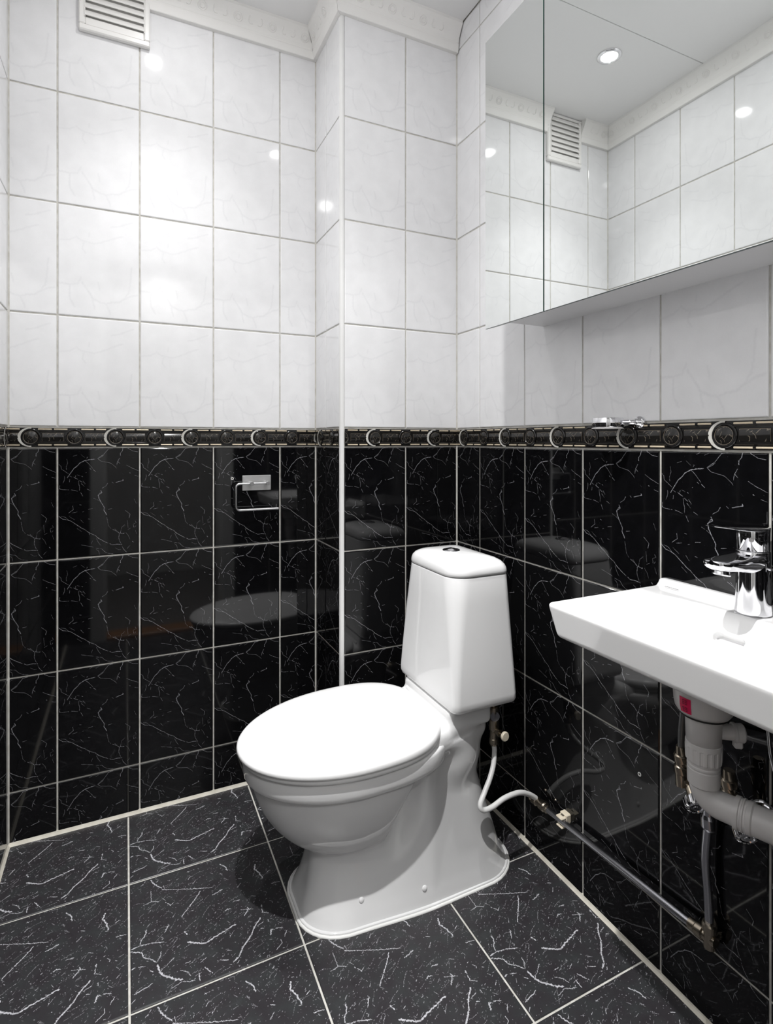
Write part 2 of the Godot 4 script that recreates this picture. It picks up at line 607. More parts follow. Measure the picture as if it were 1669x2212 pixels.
func border_geo(u0: float, u1: float, body: Geo, medals: Array, panels: Array, rods: Geo, joint: Geo, lines: Geo) -> void:
	# one relief border tile between joints: round lobe at its left end, round bite at its right end
	var lo := BB + GAP / 2 + 0.0006
	var hi := BT - GAP / 2 - 0.0006
	var cy := (lo + hi) / 2
	var R := 0.0232
	var L := u1 - u0
	var up := [] # outline, left end bulging left round the first medallion
	var N := 14
	var left := []
	var right := []
	for i in N + 1:
		var a := -PI / 2 + PI * i / N
		left.append(Vector2(-R * cos(a), R * sin(a)))
		right.append(Vector2(L - (R + 0.0064) * cos(a), (R + 0.0020) * sin(a)))
	var h := hi - cy
	left.push_front(Vector2(0.0012, -h)); left.push_back(Vector2(0.0012, h))
	right.push_front(Vector2(L - 0.003, -h)); right.push_back(Vector2(L - 0.003, h))
	body.start()
	var z0 := -0.001
	var z1 := 0.0042
	var n := left.size()
	for i in n - 1:
		var a := Vector3(u0 + left[i].x, cy + left[i].y, z1)
		var b := Vector3(u0 + right[i].x, cy + right[i].y, z1)
		var c := Vector3(u0 + right[i + 1].x, cy + right[i + 1].y, z1)
		var d := Vector3(u0 + left[i + 1].x, cy + left[i + 1].y, z1)
		body.quad(a, b, c, d)
		var dz := Vector3(0, 0, z0 - z1)
		body.quad(a + dz, a, d, d + dz)
		body.quad(b, b + dz, c + dz, c)
	body.s0 = body.v.size()
	joint.start()
	for i in N:
		var a := -PI / 2 + PI * i / N
		var b := -PI / 2 + PI * (i + 1) / N
		var P := func(r, t, ry): return Vector3(u0 - r * cos(t), cy + ry * sin(t), 0.0063)
		joint.quad(P.call(R + 0.0066, a, R + 0.0028), P.call(R - 0.0004, a, R), P.call(R - 0.0004, b, R), P.call(R + 0.0066, b, R + 0.0028))
	joint.quad(Vector3(u0 - 0.0032, cy + R - 0.0005, 0.0062), Vector3(u0 + 0.0014, cy + R - 0.0005, 0.0062), Vector3(u0 + 0.0014, hi + 0.001, 0.0062), Vector3(u0 - 0.0032, hi + 0.001, 0.0062))
	joint.quad(Vector3(u0 - 0.0032, lo - 0.001, 0.0062), Vector3(u0 + 0.0014, lo - 0.001, 0.0062), Vector3(u0 + 0.0014, cy - R + 0.0005, 0.0062), Vector3(u0 - 0.0032, cy - R + 0.0005, 0.0062))
	joint.s0 = joint.v.size()
	# domed band, medallion discs with rings, framed panels, gold rods
	for k in 2:
		var c := Vector3(u0 + L * 0.5 * k, cy, 0)
		var xf := Transform3D(Basis(Vector3.RIGHT, PI / 2), c)
		body.lathe([Vector2(0, 0.004), Vector2(0.0228, 0.004), Vector2(0.0228, 0.0060), Vector2(0.0214, 0.0072), Vector2(0.0196, 0.0072), Vector2(0.0185, 0.0058), Vector2(0.0172, 0.0056), Vector2(0, 0.0056)], xf, 28, true)
		disc(medals[k], c + Vector3(0, 0, 0.0057), 0.0162, 0.0022)
		lines.start()
		for j in 28:
			var a := TAU * j / 28
			var b := TAU * (j + 1) / 28
			var A := Vector3(cos(a), sin(a), 0)
			var B := Vector3(cos(b), sin(b), 0)
			lines.quad(c + A * 0.0163 + Vector3(0, 0, 0.0075), c + A * 0.0168 + Vector3(0, 0, 0.0076), c + B * 0.0168 + Vector3(0, 0, 0.0076), c + B * 0.0163 + Vector3(0, 0, 0.0075))
		lines.s0 = lines.v.size()
		var p0 := c.x + 0.0262
		var p1 := c.x + L * 0.5 - 0.0262
		if k == 1: p1 -= 0.002
		panel_geo(panels[k], Vector3(p0, cy - 0.0105, 0.0048), Vector3(p1, cy + 0.0105, 0.0048))
		# thin gold frame of the panel
		for e in [[Vector3(p0, cy + 0.0105, 0.0047), Vector3(p1, cy + 0.0111, 0.0051)], [Vector3(p0 - 0.0002, cy - 0.0105, 0.0047), Vector3(p0 + 0.0004, cy + 0.0105, 0.0051)], [Vector3(p1 - 0.0004, cy - 0.0105, 0.0047), Vector3(p1 + 0.0002, cy + 0.0105, 0.0053)]]:
			lines.box(e[0], e[1])
		var mid := (p0 + p1) / 2
		for s in [-1, 1]:
			var yy: float = cy + s * 0.0212
			for q in [[c.x + 0.0165, mid - 0.0028], [mid + 0.0028, c.x + L * 0.5 - (0.0165 if k == 0 else 0.0245)]]:
				var path := [Vector3(q[0], yy, 0.0046), Vector3(q[1], yy, 0.0046)]
				rods.tube(path, 0.0019, 8)
			body.box(Vector3(mid - 0.0025, yy - 0.0025, 0.004), Vector3(mid + 0.0025, yy + 0.0025, 0.0072), 0.001)
			body.box(Vector3(c.x + 0.012, cy + s * 0.0155 - 0.0013, 0.004), Vector3(c.x + L * 0.5 - 0.012 - 0.003 * k, cy + s * 0.0155 + 0.0013, 0.0062), 0.0008)

func disc(g: Geo, c: Vector3, r: float, dome: float) -> void:
	g.start()
	var n := 24
	for ring in 3:
		var r0 := r * ring / 3.0
		var r1 := r * (ring + 1) / 3.0
		for j in n:
			var a := TAU * j / n
			var b := TAU * (j + 1) / n
			var P := func(rr, t): return c + Vector3(cos(t) * rr, sin(t) * rr, dome * (1.0 - rr * rr / (r * r)))
			var U := func(rr, t): return Vector2(0.5 + 0.5 * cos(t) * rr / r, 0.5 - 0.5 * sin(t) * rr / r)
			g.quad(P.call(r0, a), P.call(r1, a), P.call(r1, b), P.call(r0, b), 1, U.call(r0, a), U.call(r1, a), U.call(r1, b), U.call(r0, b))
	g.s0 = g.v.size()

func panel_geo(g: Geo, lo: Vector3, hi: Vector3) -> void:
	g.start()
	var n := 6
	var h := hi.y - lo.y
	for i in n:
		var a := float(i) / n
		var b := float(i + 1) / n
		var za := lo.z + 0.0016 * sin(PI * a)
		var zb := lo.z + 0.0016 * sin(PI * b)
		g.quad(Vector3(lo.x, lo.y + h * a, za), Vector3(hi.x, lo.y + h * a, za), Vector3(hi.x, lo.y + h * b, zb), Vector3(lo.x, lo.y + h * b, zb), 1, Vector2(0, 1 - a * 0.5), Vector2(1, 1 - a * 0.5), Vector2(1, 1 - b * 0.5), Vector2(0, 1 - b * 0.5))
	g.s0 = g.v.size()

func clip_geo(g: Geo, lo: float, hi: float) -> Geo:
	# cut a mesh at two planes across x
	var out := Geo.new()
	for i in range(0, g.v.size(), 3):
		var poly := [[g.v[i], g.t[i]], [g.v[i + 1], g.t[i + 1]], [g.v[i + 2], g.t[i + 2]]]
		for plane in [[lo, 1.0], [hi, -1.0]]:
			var nxt := []
			for j in poly.size():
				var a: Array = poly[j]
				var b: Array = poly[(j + 1) % poly.size()]
				var da: float = (a[0].x - plane[0]) * plane[1]
				var db: float = (b[0].x - plane[0]) * plane[1]
				if da >= 0: nxt.append(a)
				if da * db < 0:
					var t: float = da / (da - db)
					nxt.append([a[0].lerp(b[0], t), a[1].lerp(b[1], t)])
			poly = nxt
			if poly.size() < 3: break
		for j in range(1, poly.size() - 1):
			out.tri(poly[0][0], poly[j][0], poly[j + 1][0], g.g[i / 3], poly[0][1], poly[j][1], poly[j + 1][1])
	return out

func border(parent: Node3D, frame: Transform3D, lo: float, hi: float, joint: float, pitch: float) -> void:
	var k := floori((lo - joint) / pitch) - 0
	var u := joint + k * pitch
	while u < hi + 0.02:
		var a := maxf(u - 0.024, lo + 0.002)
		var b := minf(u + pitch, hi - 0.002)
		if b - a > 0.01:
			var gs := []
			for i in 8: gs.append(Geo.new())
			border_geo(u, u + pitch, gs[0], [gs[1], gs[2]], [gs[3], gs[4]], gs[5], gs[6], gs[7])
			if u - 0.024 < lo or u + pitch > hi:
				for i in 8: gs[i] = clip_geo(gs[i], lo + 0.002, hi - 0.002)
			if gs[0].v.size():
				var o := put(gs[0].mesh(), "border_tile", mats.border, parent, frame)
				var names := ["", "medallion", "medallion", "engraved_panel", "engraved_panel", "gilt_rods", "joint_grout", "gilt_lines"]
				var looks := [null, mats.engraved, mats.engraved, mats.engraved, mats.engraved, mats.gold, mats.grout, mats.gilt_line]
				for i in range(1, 8):
					if gs[i].v.size(): part(gs[i], names[i], looks[i], o)
		u += pitch

func spans(lo: float, hi: float, joint: float, pitch: float) -> Array:
	# joints at joint + k * pitch; cut pieces at the ends keep their share of the print
	var out := []
	var u := joint + floorf((lo - joint) / pitch) * pitch
	while u < hi - 0.001:
		var a := maxf(u, lo)
		var b := minf(u + pitch, hi)
		if b - a > 0.004: out.append([a, b, (a - u) / pitch, (b - u) / pitch])
		u += pitch
	return out

func wall(called: String, frame: Transform3D, lo: float, hi: float, joint: float, pitch: float, border_joint: float, border_pitch: float, label: String, slab_lo: float, slab_hi: float, depth := 0.10) -> Node3D:
	var g := Geo.new()
	g.box(Vector3(slab_lo, -0.05, -depth), Vector3(slab_hi, YC + 0.05, 0), 0.0, frame)
	var o := part(g, called, mats.grout)
	structure(o, label)
	var us := spans(lo, hi, joint, pitch)
	lay(o, frame, us, white_rows, "white_tile", mats.white)
	lay(o, frame, us, black_rows, "black_tile", mats.black)
	border(o, frame, lo, hi, border_joint, border_pitch)
	return o

# ---------------------------------------------------------------- implicit shapes
func smin(a: float, b: float, k: float) -> float:
	var h := maxf(k - absf(a - b), 0.0) / k
	return minf(a, b) - h * h * k * 0.25

func ell(p: Vector3, r: Vector3) -> float:
	var k0 := (p / r).length()
	var k1 := (p / (r * r)).length()
	return k0 * (k0 - 1.0) / maxf(k1, 1e-6)

func rbox(p: Vector3, h: Vector3, r: float) -> float:
	var q := p.abs() - h + Vector3(r, r, r)
	return Vector3(maxf(q.x, 0), maxf(q.y, 0), maxf(q.z, 0)).length() + minf(maxf(q.x, maxf(q.y, q.z)), 0.0) - r

func rbox2(x: float, z: float, hx: float, hz: float, r: float) -> float:
	var a := absf(x) - hx + r
	var b := absf(z) - hz + r
	return sqrt(maxf(a, 0) * maxf(a, 0) + maxf(b, 0) * maxf(b, 0)) + minf(maxf(a, b), 0.0) - r

func table(y: float, ks: Array) -> float:
	# smooth interpolation through [y, value] pairs
	if y <= ks[0][0]: return ks[0][1]
	for i in ks.size() - 1:
		if y < ks[i + 1][0]:
			var t: float = (y - ks[i][0]) / (ks[i + 1][0] - ks[i][0])
			var m0: float = 0.0 if i == 0 else (ks[i + 1][1] - ks[i - 1][1]) / (ks[i + 1][0] - ks[i - 1][0])
			var m1: float = 0.0 if i + 2 >= ks.size() else (ks[i + 2][1] - ks[i][1]) / (ks[i + 2][0] - ks[i][0])
			var d: float = ks[i + 1][0] - ks[i][0]
			var t2 := t * t
			var t3 := t2 * t
			return (2 * t3 - 3 * t2 + 1) * ks[i][1] + (t3 - 2 * t2 + t) * m0 * d + (-2 * t3 + 3 * t2) * ks[i + 1][1] + (t3 - t2) * m1 * d
	return ks[-1][1]

const P_FRONT := [[0.0, 0.630], [0.02, 0.636], [0.06, 0.649], [0.12, 0.660], [0.20, 0.665], [0.36, 0.665]]
const P_BACK := [[0.0, 1.172], [0.03, 1.158], [0.10, 1.138], [0.20, 1.105], [0.29, 1.078], [0.36, 1.075]]
const P_HALF := [[0.0, 0.136], [0.02, 0.133], [0.05, 0.127], [0.10, 0.120], [0.18, 0.113], [0.28, 0.110], [0.36, 0.112]]

func plan_taper(x: float, y: float) -> float:
	# the pedestal is narrower towards its nose, more so higher up
	var k := clampf((0.93 - x) / 0.24, 0.0, 1.0)
	return 1.0 - (0.10 + 0.26 * clampf(y / 0.12, 0.0, 1.0)) * k * k * (3.0 - 2.0 * k)

func toilet_body(p: Vector3) -> float:
	var x := p.x
	var y := p.y
	var z := absf(p.z)
	# egg shaped bowl
	var bowl := ell(Vector3(x - 0.765, y - 0.36, z), Vector3(0.238, 0.247, 0.168))
	bowl = maxf(bowl, y - 0.345)
	# pedestal with flared foot
	var f := table(y, P_FRONT)
	var b := table(y, P_BACK)
	var h := table(y, P_HALF)
	var taper := plan_taper(x, y)
	var ped := rbox2(x - (f + b) / 2, z / taper, (b - f) / 2, h, minf(h * 0.86, 0.1)) * 0.9
	ped = maxf(ped, maxf(-y, y - 0.345))
	# hollow beside the trap way
	var hollow := ell(Vector3(x - 0.845 - (y - 0.2) * 0.30, y - 0.225, z - 0.155), Vector3(0.042, 0.110, 0.085))
	ped = -smin(-ped, hollow, 0.022)
	var d := smin(bowl, ped, 0.014)
	d = -smin(-d, ell(Vector3(x - 0.856 - (y - 0.2) * 0.30, y - 0.212, z - 0.150), Vector3(0.040, 0.102, 0.078)), 0.020)
	# deck behind the seat, running down into the pedestal
	var dk := rbox(Vector3(x - 0.995, y - 0.362, z), Vector3(0.108, 0.030, 0.138 - 0.05 * clampf((x - 0.93) / 0.17, 0.0, 1.0)), 0.022)
	d = smin(d, dk, 0.030)
	var neck := rbox(Vector3(x - 1.03, y - 0.40, z), Vector3(0.062, 0.026, 0.118), 0.014)
	d = smin(d, neck, 0.018)
	var lump := ell(Vector3(x - 1.01, y - 0.30, z), Vector3(0.095, 0.075, 0.112))
	d = smin(d, lump, 0.04)
	return d

func sink_body(p: Vector3) -> float:
	# p.x from the wall into the room (positive), p.y up from the deck, p.z along the wall from the middle
	var inset := clampf(-p.y, 0.0, 0.08) * 0.20
	var outer := rbox(Vector3(p.x - 0.147 + inset * 0.5, p.y + 0.032, p.z), Vector3(0.151 - inset * 0.5, 0.032, 0.200 - inset), 0.010)
	var under := ell(Vector3(p.x - 0.160, p.y + 0.045, p.z), Vector3(0.085, 0.050, 0.105))
	var d := smin(outer, under, 0.015)
	# basin
	var q := pow(pow(absf((p.x - 0.172) / 0.108), 4.0) + pow(absf(p.z / 0.176), 4.0), 1.0 / 4.0)
	var depth := 0.070 * clampf(1.0 - pow(q, 2.2), -0.4, 1.0)
	# solid part keeps what lies under the basin surface
	var solid := (p.y + maxf(depth, 0.0)) * 0.62
	d = -smin(-d, -solid, 0.009)
	# raised ledge along the wall
	var ledge := rbox(Vector3(p.x - 0.008, p.y - 0.001, p.z), Vector3(0.009, 0.0085, 0.196), 0.005)
	d = smin(d, ledge, 0.012)
	# overflow slot in the rear slope of the basin
	var r := Vector2(p.x - 0.095, p.y + 0.0370)
	var run := r.dot(Vector2(0.72, -0.69))
	var zz := maxf(absf(p.z - 0.007) - 0.017, 0.0)
	var slot := maxf(sqrt(zz * zz + run * run) - 0.0085, -r.dot(Vector2(0.69, 0.72)) - 0.016)
	d = -smin(-d, slot, 0.003)
	return d

func nets(f: Callable, lo: Vector3, hi: Vector3, cell: float) -> ArrayMesh:
	var n := Vector3i(((hi - lo) / cell).ceil()) + Vector3i.ONE
	var sy := n.x
	var sz := n.x * n.y
	var val := PackedFloat32Array()
	val.resize(n.x * n.y * n.z)
	val.fill(9.0)
	var B := 4
	var blocks := []
	for bz in range(0, n.z - 1, B):
		for by in range(0, n.y - 1, B):
			for bx in range(0, n.x - 1, B):
				var c := lo + (Vector3(bx, by, bz) + Vector3.ONE * B * 0.5) * cell
				if absf(f.call(c)) < cell * B * 1.35:
					blocks.append(Vector3i(bx, by, bz))
	for b in blocks:
		for z in range(b.z, mini(b.z + B + 1, n.z)):
			for y in range(b.y, mini(b.y + B + 1, n.y)):
				for x in range(b.x, mini(b.x + B + 1, n.x)):
					var i: int = x + y * sy + z * sz
					if val[i] > 8.0: val[i] = f.call(lo + Vector3(x, y, z) * cell)
	var at := {}
	var vs := PackedVector3Array()
	var corner := [0, 1, sy, sy + 1, sz, sz + 1, sz + sy, sz + sy + 1]
	var cp := [Vector3(0, 0, 0), Vector3(1, 0, 0), Vector3(0, 1, 0), Vector3(1, 1, 0), Vector3(0, 0, 1), Vector3(1, 0, 1), Vector3(0, 1, 1), Vector3(1, 1, 1)]
	var edges := [[0, 1], [2, 3], [4, 5], [6, 7], [0, 2], [1, 3], [4, 6], [5, 7], [0, 4], [1, 5], [2, 6], [3, 7]]
	for b in blocks:
		for z in range(b.z, mini(b.z + B, n.z - 1)):
			for y in range(b.y, mini(b.y + B, n.y - 1)):
				for x in range(b.x, mini(b.x + B, n.x - 1)):
					var i: int = x + y * sy + z * sz
					var inside := 0
					for k in 8:
						if val[i + corner[k]] < 0.0: inside += 1
					if inside == 0 or inside == 8: continue
					var s := Vector3.ZERO
					var c := 0
					for e in edges:
						var a: float = val[i + corner[e[0]]]
						var d: float = val[i + corner[e[1]]]
						if (a < 0.0) != (d < 0.0):
							s += cp[e[0]].lerp(cp[e[1]], a / (a - d))
							c += 1
					at[i] = vs.size()
					vs.append(lo + (Vector3(x, y, z) + s / c) * cell)
	var idx := PackedInt32Array()
	for i in at:
		var a: float = val[i]
		for ax in [[1, sy, sz], [sy, sz, 1], [sz, 1, sy]]:
			var d: float = val[i + ax[0]]
			if (a < 0.0) == (d < 0.0): continue
			var q := [i, i - ax[1], i - ax[1] - ax[2], i - ax[2]]
			if not (at.has(q[1]) and at.has(q[2]) and at.has(q[3])): continue
			var w := [at[q[0]], at[q[1]], at[q[2]], at[q[3]]]
			if a < 0.0: idx.append_array(PackedInt32Array([w[0], w[2], w[1], w[0], w[3], w[2]]))
			else: idx.append_array(PackedInt32Array([w[0], w[1], w[2], w[0], w[2], w[3]]))
	var nm := PackedVector3Array()
	var e := cell * 0.35
	for k in vs.size():
		var p := vs[k]
		var gr := Vector3.ZERO
		for it in 2:
			gr = Vector3(f.call(p + Vector3(e, 0, 0)) - f.call(p - Vector3(e, 0, 0)), f.call(p + Vector3(0, e, 0)) - f.call(p - Vector3(0, e, 0)), f.call(p + Vector3(0, 0, e)) - f.call(p - Vector3(0, 0, e))) / (2.0 * e)
			if it == 0:
				var mv: float = f.call(p) / maxf(gr.length_squared(), 0.2)
				p -= gr * clampf(mv, -cell * 0.6, cell * 0.6)
		vs[k] = p
		nm.append(gr.normalized())
	var arr := []
	arr.resize(Mesh.ARRAY_MAX)
	arr[Mesh.ARRAY_VERTEX] = vs
	arr[Mesh.ARRAY_NORMAL] = nm
	arr[Mesh.ARRAY_INDEX] = idx
	var m := ArrayMesh.new()
	m.add_surface_from_arrays(Mesh.PRIMITIVE_TRIANGLES, arr)
	return m

# ---------------------------------------------------------------- setting
func build_shell() -> void:
	var FA := Transform3D(Basis(), Vector3.ZERO)                                                   # back wall, u = x
	var FR := Transform3D(Basis(Vector3.UP, -PI / 2), Vector3(XR, 0, 0))                           # right wall, u = z
	var FL := Transform3D(Basis(Vector3.UP, PI / 2), Vector3.ZERO)                                 # left wall, u = -z
	var FC := Transform3D(Basis(), Vector3(0, 0, ZC))                                              # column front
	var FS := Transform3D(Basis(Vector3.UP, -PI / 2), Vector3(XC, 0, 0))                           # column side, u = z
	var FD := Transform3D(Basis(Vector3.UP, PI), Vector3(0, 0, ZD))                                # doorway wall, u = -x
	wall("wall_back", FA, 0.0, XC, 0.1140, 0.2032, 0.0534, 0.2022, "tiled back wall, white above and black below a relief border", -0.1, XR + 0.1)
	wall("wall_right", FR, ZC, ZD, 0.3531, 0.2060, 0.2752, 0.2070, "tiled right wall behind sink and mirror cabinet", -0.1, ZD + 0.1)
	wall("wall_left", FL, -ZD, 0.0, -0.140, 0.2020, -0.05, 0.2022, "tiled left wall, a sliver at the photo's left edge", -ZD - 0.1, 0.1)
	# column of the pipe chase in the corner
	var g := Geo.new()
	g.box(Vector3(XC, -0.05, -0.02), Vector3(XR + 0.02, YC + 0.05, ZC))
	var col := part(g, "wall_column", mats.grout)
	structure(col, "tiled pipe column boxed into the corner behind the toilet")
	var us := spans(0.8535, XR, 1.0560, 0.2025)
	lay(col, FC, us, white_rows, "white_tile", mats.white)
	lay(col, FC, us, black_rows, "black_tile", mats.black)
	border(col, FC, 0.8535, XR, 0.951, 0.2060)
	us = spans(0.0, ZC - 0.006, 0.101, 0.2032)
	lay(col, FS, us, white_rows, "white_tile", mats.white)
	lay(col, FS, us, black_rows, "black_tile", mats.black)
	border(col, FS, 0.0, ZC - 0.006, 0.06, 0.2032)
	# rounded plastic edge strip on the column corner
	g = Geo.new()
	var rings := []
	for y in [0.0, YC]:
		var ring := PackedVector3Array()
		var c := Vector3(XC + 0.0072, y, ZC - 0.0052)
		for p in [Vector2(0.0022, -0.0005), Vector2(0.0022, 0.0052), Vector2(0.0022, 0.0084)]:
			ring.append(c + Vector3(p.x, 0, p.y))
		for k in 7:
			var a := PI / 2 + PI / 2 * k / 6
			ring.append(c + Vector3(-0.0010, 0, 0) + Vector3(cos(a), 0, sin(a)) * 0.0088)
		ring.append(c + Vector3(-0.0098, 0, -0.0005))
		rings.append(ring)
	g.loft(rings, true, -1)
	structure(part(g, "trim_1", mats.paint), "white plastic strip up the column edge")
	# floor
	g = Geo.new()
	g.box(Vector3(-0.1, -0.1, -0.1), Vector3(XR + 0.1, 0, ZD + 0.1))
	var fl := part(g, "floor", mats.grout)
	structure(fl, "floor of large black tiles with white flecks")
	var FF := Transform3D(Basis(Vector3.RIGHT, -PI / 2), Vector3.ZERO)    # u = x, v = -z
	var fu := spans(0.0, XR, 0.2876, 0.3345)
	var fv := []
	for s in spans(0.0, ZD, 0.2719, 0.3310): fv.append([-s[1], -s[0], s[2], s[3]])
	lay(fl, FF, fu, fv, "floor_tile", mats.floor)
	# cream sealant in the corners between walls and floor
	var n := 2
	for s in [[Vector3(0, 0, 0), Vector3(XC, 0, 0), Vector3(0, 0, 1)], [Vector3(XC, 0, ZC), Vector3(XR, 0, ZC), Vector3(0, 0, 1)], [Vector3(XR, 0, ZC), Vector3(XR, 0, ZD), Vector3(-1, 0, 0)], [Vector3(0, 0, 0), Vector3(0, 0, ZD), Vector3(1, 0, 0)], [Vector3(XC, 0, 0), Vector3(XC, 0, ZC), Vector3(-1, 0, 0)]]:
		g = Geo.new()
		rings = []
		for e in [s[0], s[1]]:
			rings.append(PackedVector3Array([e + Vector3(0, 0.0005, 0), e + s[2] * 0.0085 + Vector3(0, 0.0026, 0), e + s[2] * 0.0068 + Vector3(0, 0.0045, 0), e + s[2] * 0.004 + Vector3(0, 0.0085, 0), e + s[2] * 0.0024 + Vector3(0, 0.0115, 0), e + Vector3(0, 0.0115, 0)]))
		g.loft(rings, true, -1)
		structure(part(g, "trim_%d" % n, mats.caulk), "cream sealant bead where wall meets floor")
		n += 1
	# sealant in the upright corners
	for s in [[Vector3(0, 0, 0), Vector3(1, 0, 1)], [Vector3(XC, 0, 0), Vector3(-1, 0, 1)], [Vector3(XR, 0, ZC), Vector3(-1, 0, 1)]]:
		g = Geo.new()
		rings = []
		for y in [0.0, YC]:
			var c: Vector3 = s[0] + Vector3(0, y, 0)
			rings.append(PackedVector3Array([c, c + Vector3(s[1].x * 0.0062, 0, 0), c + Vector3(s[1].x * 0.0062, 0, s[1].z * 0.0024), c + Vector3(s[1].x * 0.0024, 0, s[1].z * 0.0062), c + Vector3(0, 0, s[1].z * 0.0062)]))
		g.loft(rings, true, -1)
		structure(part(g, "trim_%d" % n, mats.grout), "pale joint in an upright tile corner")
		n += 1
	# ceiling: two painted boards with a joint
	var ce := Node3D.new()
	ce.name = "ceiling"
	add_child(ce)
	structure(ce, "white ceiling boards with recessed lamps")
	g = Geo.new()
	g.box(Vector3(-0.1, YC + 0.006, -0.1), Vector3(XR + 0.1, YC + 0.1, ZD + 0.1))
	part(g, "backing", mats.paint, ce)
	for z in [[0.0, 0.459], [0.461, 1.06], [1.062, ZD]]:
		g = Geo.new()
		g.box(Vector3(0, YC, z[0]), Vector3(XR - 0.004, YC + 0.012, z[1]), 0.0012)
		part(g, "panel", mats.panel, ce)
	# cornice runs: [from, to, direction into the room, cut lengths at both ends]
	for r in [[Vector3(0, 0, 0), Vector3(0.166, 0, 0), Vector3(0, 0, 1), -1.0, 0.0], [Vector3(0.331, 0, 0), Vector3(XC, 0, 0), Vector3(0, 0, 1), 0.0, -1.0], [Vector3(XC, 0, 0), Vector3(XC, 0, ZC), Vector3(-1, 0, 0), -1.0, 1.0], [Vector3(XC, 0, ZC), Vector3(XR - 0.006, 0, ZC), Vector3(0, 0, 1), 1.0, 0.0], [Vector3(0, 0, ZD), Vector3(0, 0, 0), Vector3(1, 0, 0), 0.0, -1.0]]:
		cornice(r[0], r[1], r[2], r[3], r[4], n)
		n += 1
	# doorway wall and hall behind the camera
	var dw := Node3D.new()
	dw.name = "wall_front"
	add_child(dw)
	structure(dw, "wall with the doorway, behind the camera")
	for b in [[Vector3(-0.1, -0.05, ZD), Vector3(0.165, YC + 0.05, ZD + 0.1)], [Vector3(0.795, -0.05, ZD), Vector3(XR + 0.1, YC + 0.05, ZD + 0.1)], [Vector3(0.165, 2.05, ZD), Vector3(0.795, YC + 0.05, ZD + 0.1)]]:
		g = Geo.new()
		g.box(b[0], b[1])
		part(g, "wall_piece", mats.grout, dw)
	var right_us := spans(-XR, -0.845, -0.845, 0.2032)
	var left_us := spans(-0.115, 0.0, -0.115, 0.2032)
	for us2 in [right_us, left_us]:
		lay(dw, FD, us2, white_rows, "white_tile", mats.white)
		lay(dw, FD, us2, black_rows, "black_tile", mats.black)
	lay(dw, FD, spans(-0.845, -0.115, -0.845, 0.2032), [[2.105, 2.383, 0.1, 1.0]], "white_tile", mats.white)
	# painted door frame: jambs through the wall and casings on the room side
	var dr := Node3D.new()
	dr.name = "door_1"
	add_child(dr)
	structure(dr, "white painted door frame behind the camera")
	for b in [["jamb", Vector3(0.165, 0, ZD - 0.004), Vector3(0.190, 2.05, ZD + 0.104)], ["jamb", Vector3(0.770, 0, ZD - 0.004), Vector3(0.795, 2.05, ZD + 0.104)], ["head", Vector3(0.190, 2.025, ZD - 0.004), Vector3(0.770, 2.05, ZD + 0.104)], ["casing", Vector3(0.115, 0, ZD - 0.016), Vector3(0.178, 2.105, ZD - 0.003)], ["casing", Vector3(0.782, 0, ZD - 0.016), Vector3(0.845, 2.105, ZD - 0.003)], ["casing", Vector3(0.178, 2.04, ZD - 0.016), Vector3(0.782, 2.105, ZD - 0.003)]]:
		g = Geo.new()
		g.box(b[1], b[2], 0.002)
		part(g, b[0], mats.paint, dr)
	g = Geo.new()
	g.box(Vector3(0.19, -0.05, ZD - 0.005), Vector3(0.77, 0.020, ZD + 0.105), 0.006)
	structure(part(g, "trim_%d" % n, mats.oak), "oak door sill")
	for b in [["floor_hall", Vector3(-0.5, -0.1, ZD + 0.1), Vector3(1.7, 0.004, 3.2), "hall_floor"], ["ceiling_hall", Vector3(-0.5, 2.42, ZD + 0.1), Vector3(1.7, 2.5, 3.2), "paint"], ["wall_hall_back", Vector3(-0.5, 0, 3.1), Vector3(1.7, 2.45, 3.2), "paint"], ["wall_hall_left", Vector3(-0.5, 0, ZD + 0.1), Vector3(-0.4, 2.45, 3.2), "paint"], ["wall_hall_right", Vector3(1.6, 0, ZD + 0.1), Vector3(1.7, 2.45, 3.2), "paint"], ["wall_hall_front", Vector3(-0.5, 0, ZD + 0.098), Vector3(0.165, 2.45, ZD + 0.11), "paint"], ["wall_hall_side", Vector3(0.795, 0, ZD + 0.098), Vector3(1.7, 2.45, ZD + 0.11), "paint"]]:
		g = Geo.new()
		g.box(b[1], b[2])
		structure(part(g, b[0], mats[b[3]]), "hall beyond the doorway, behind the camera")

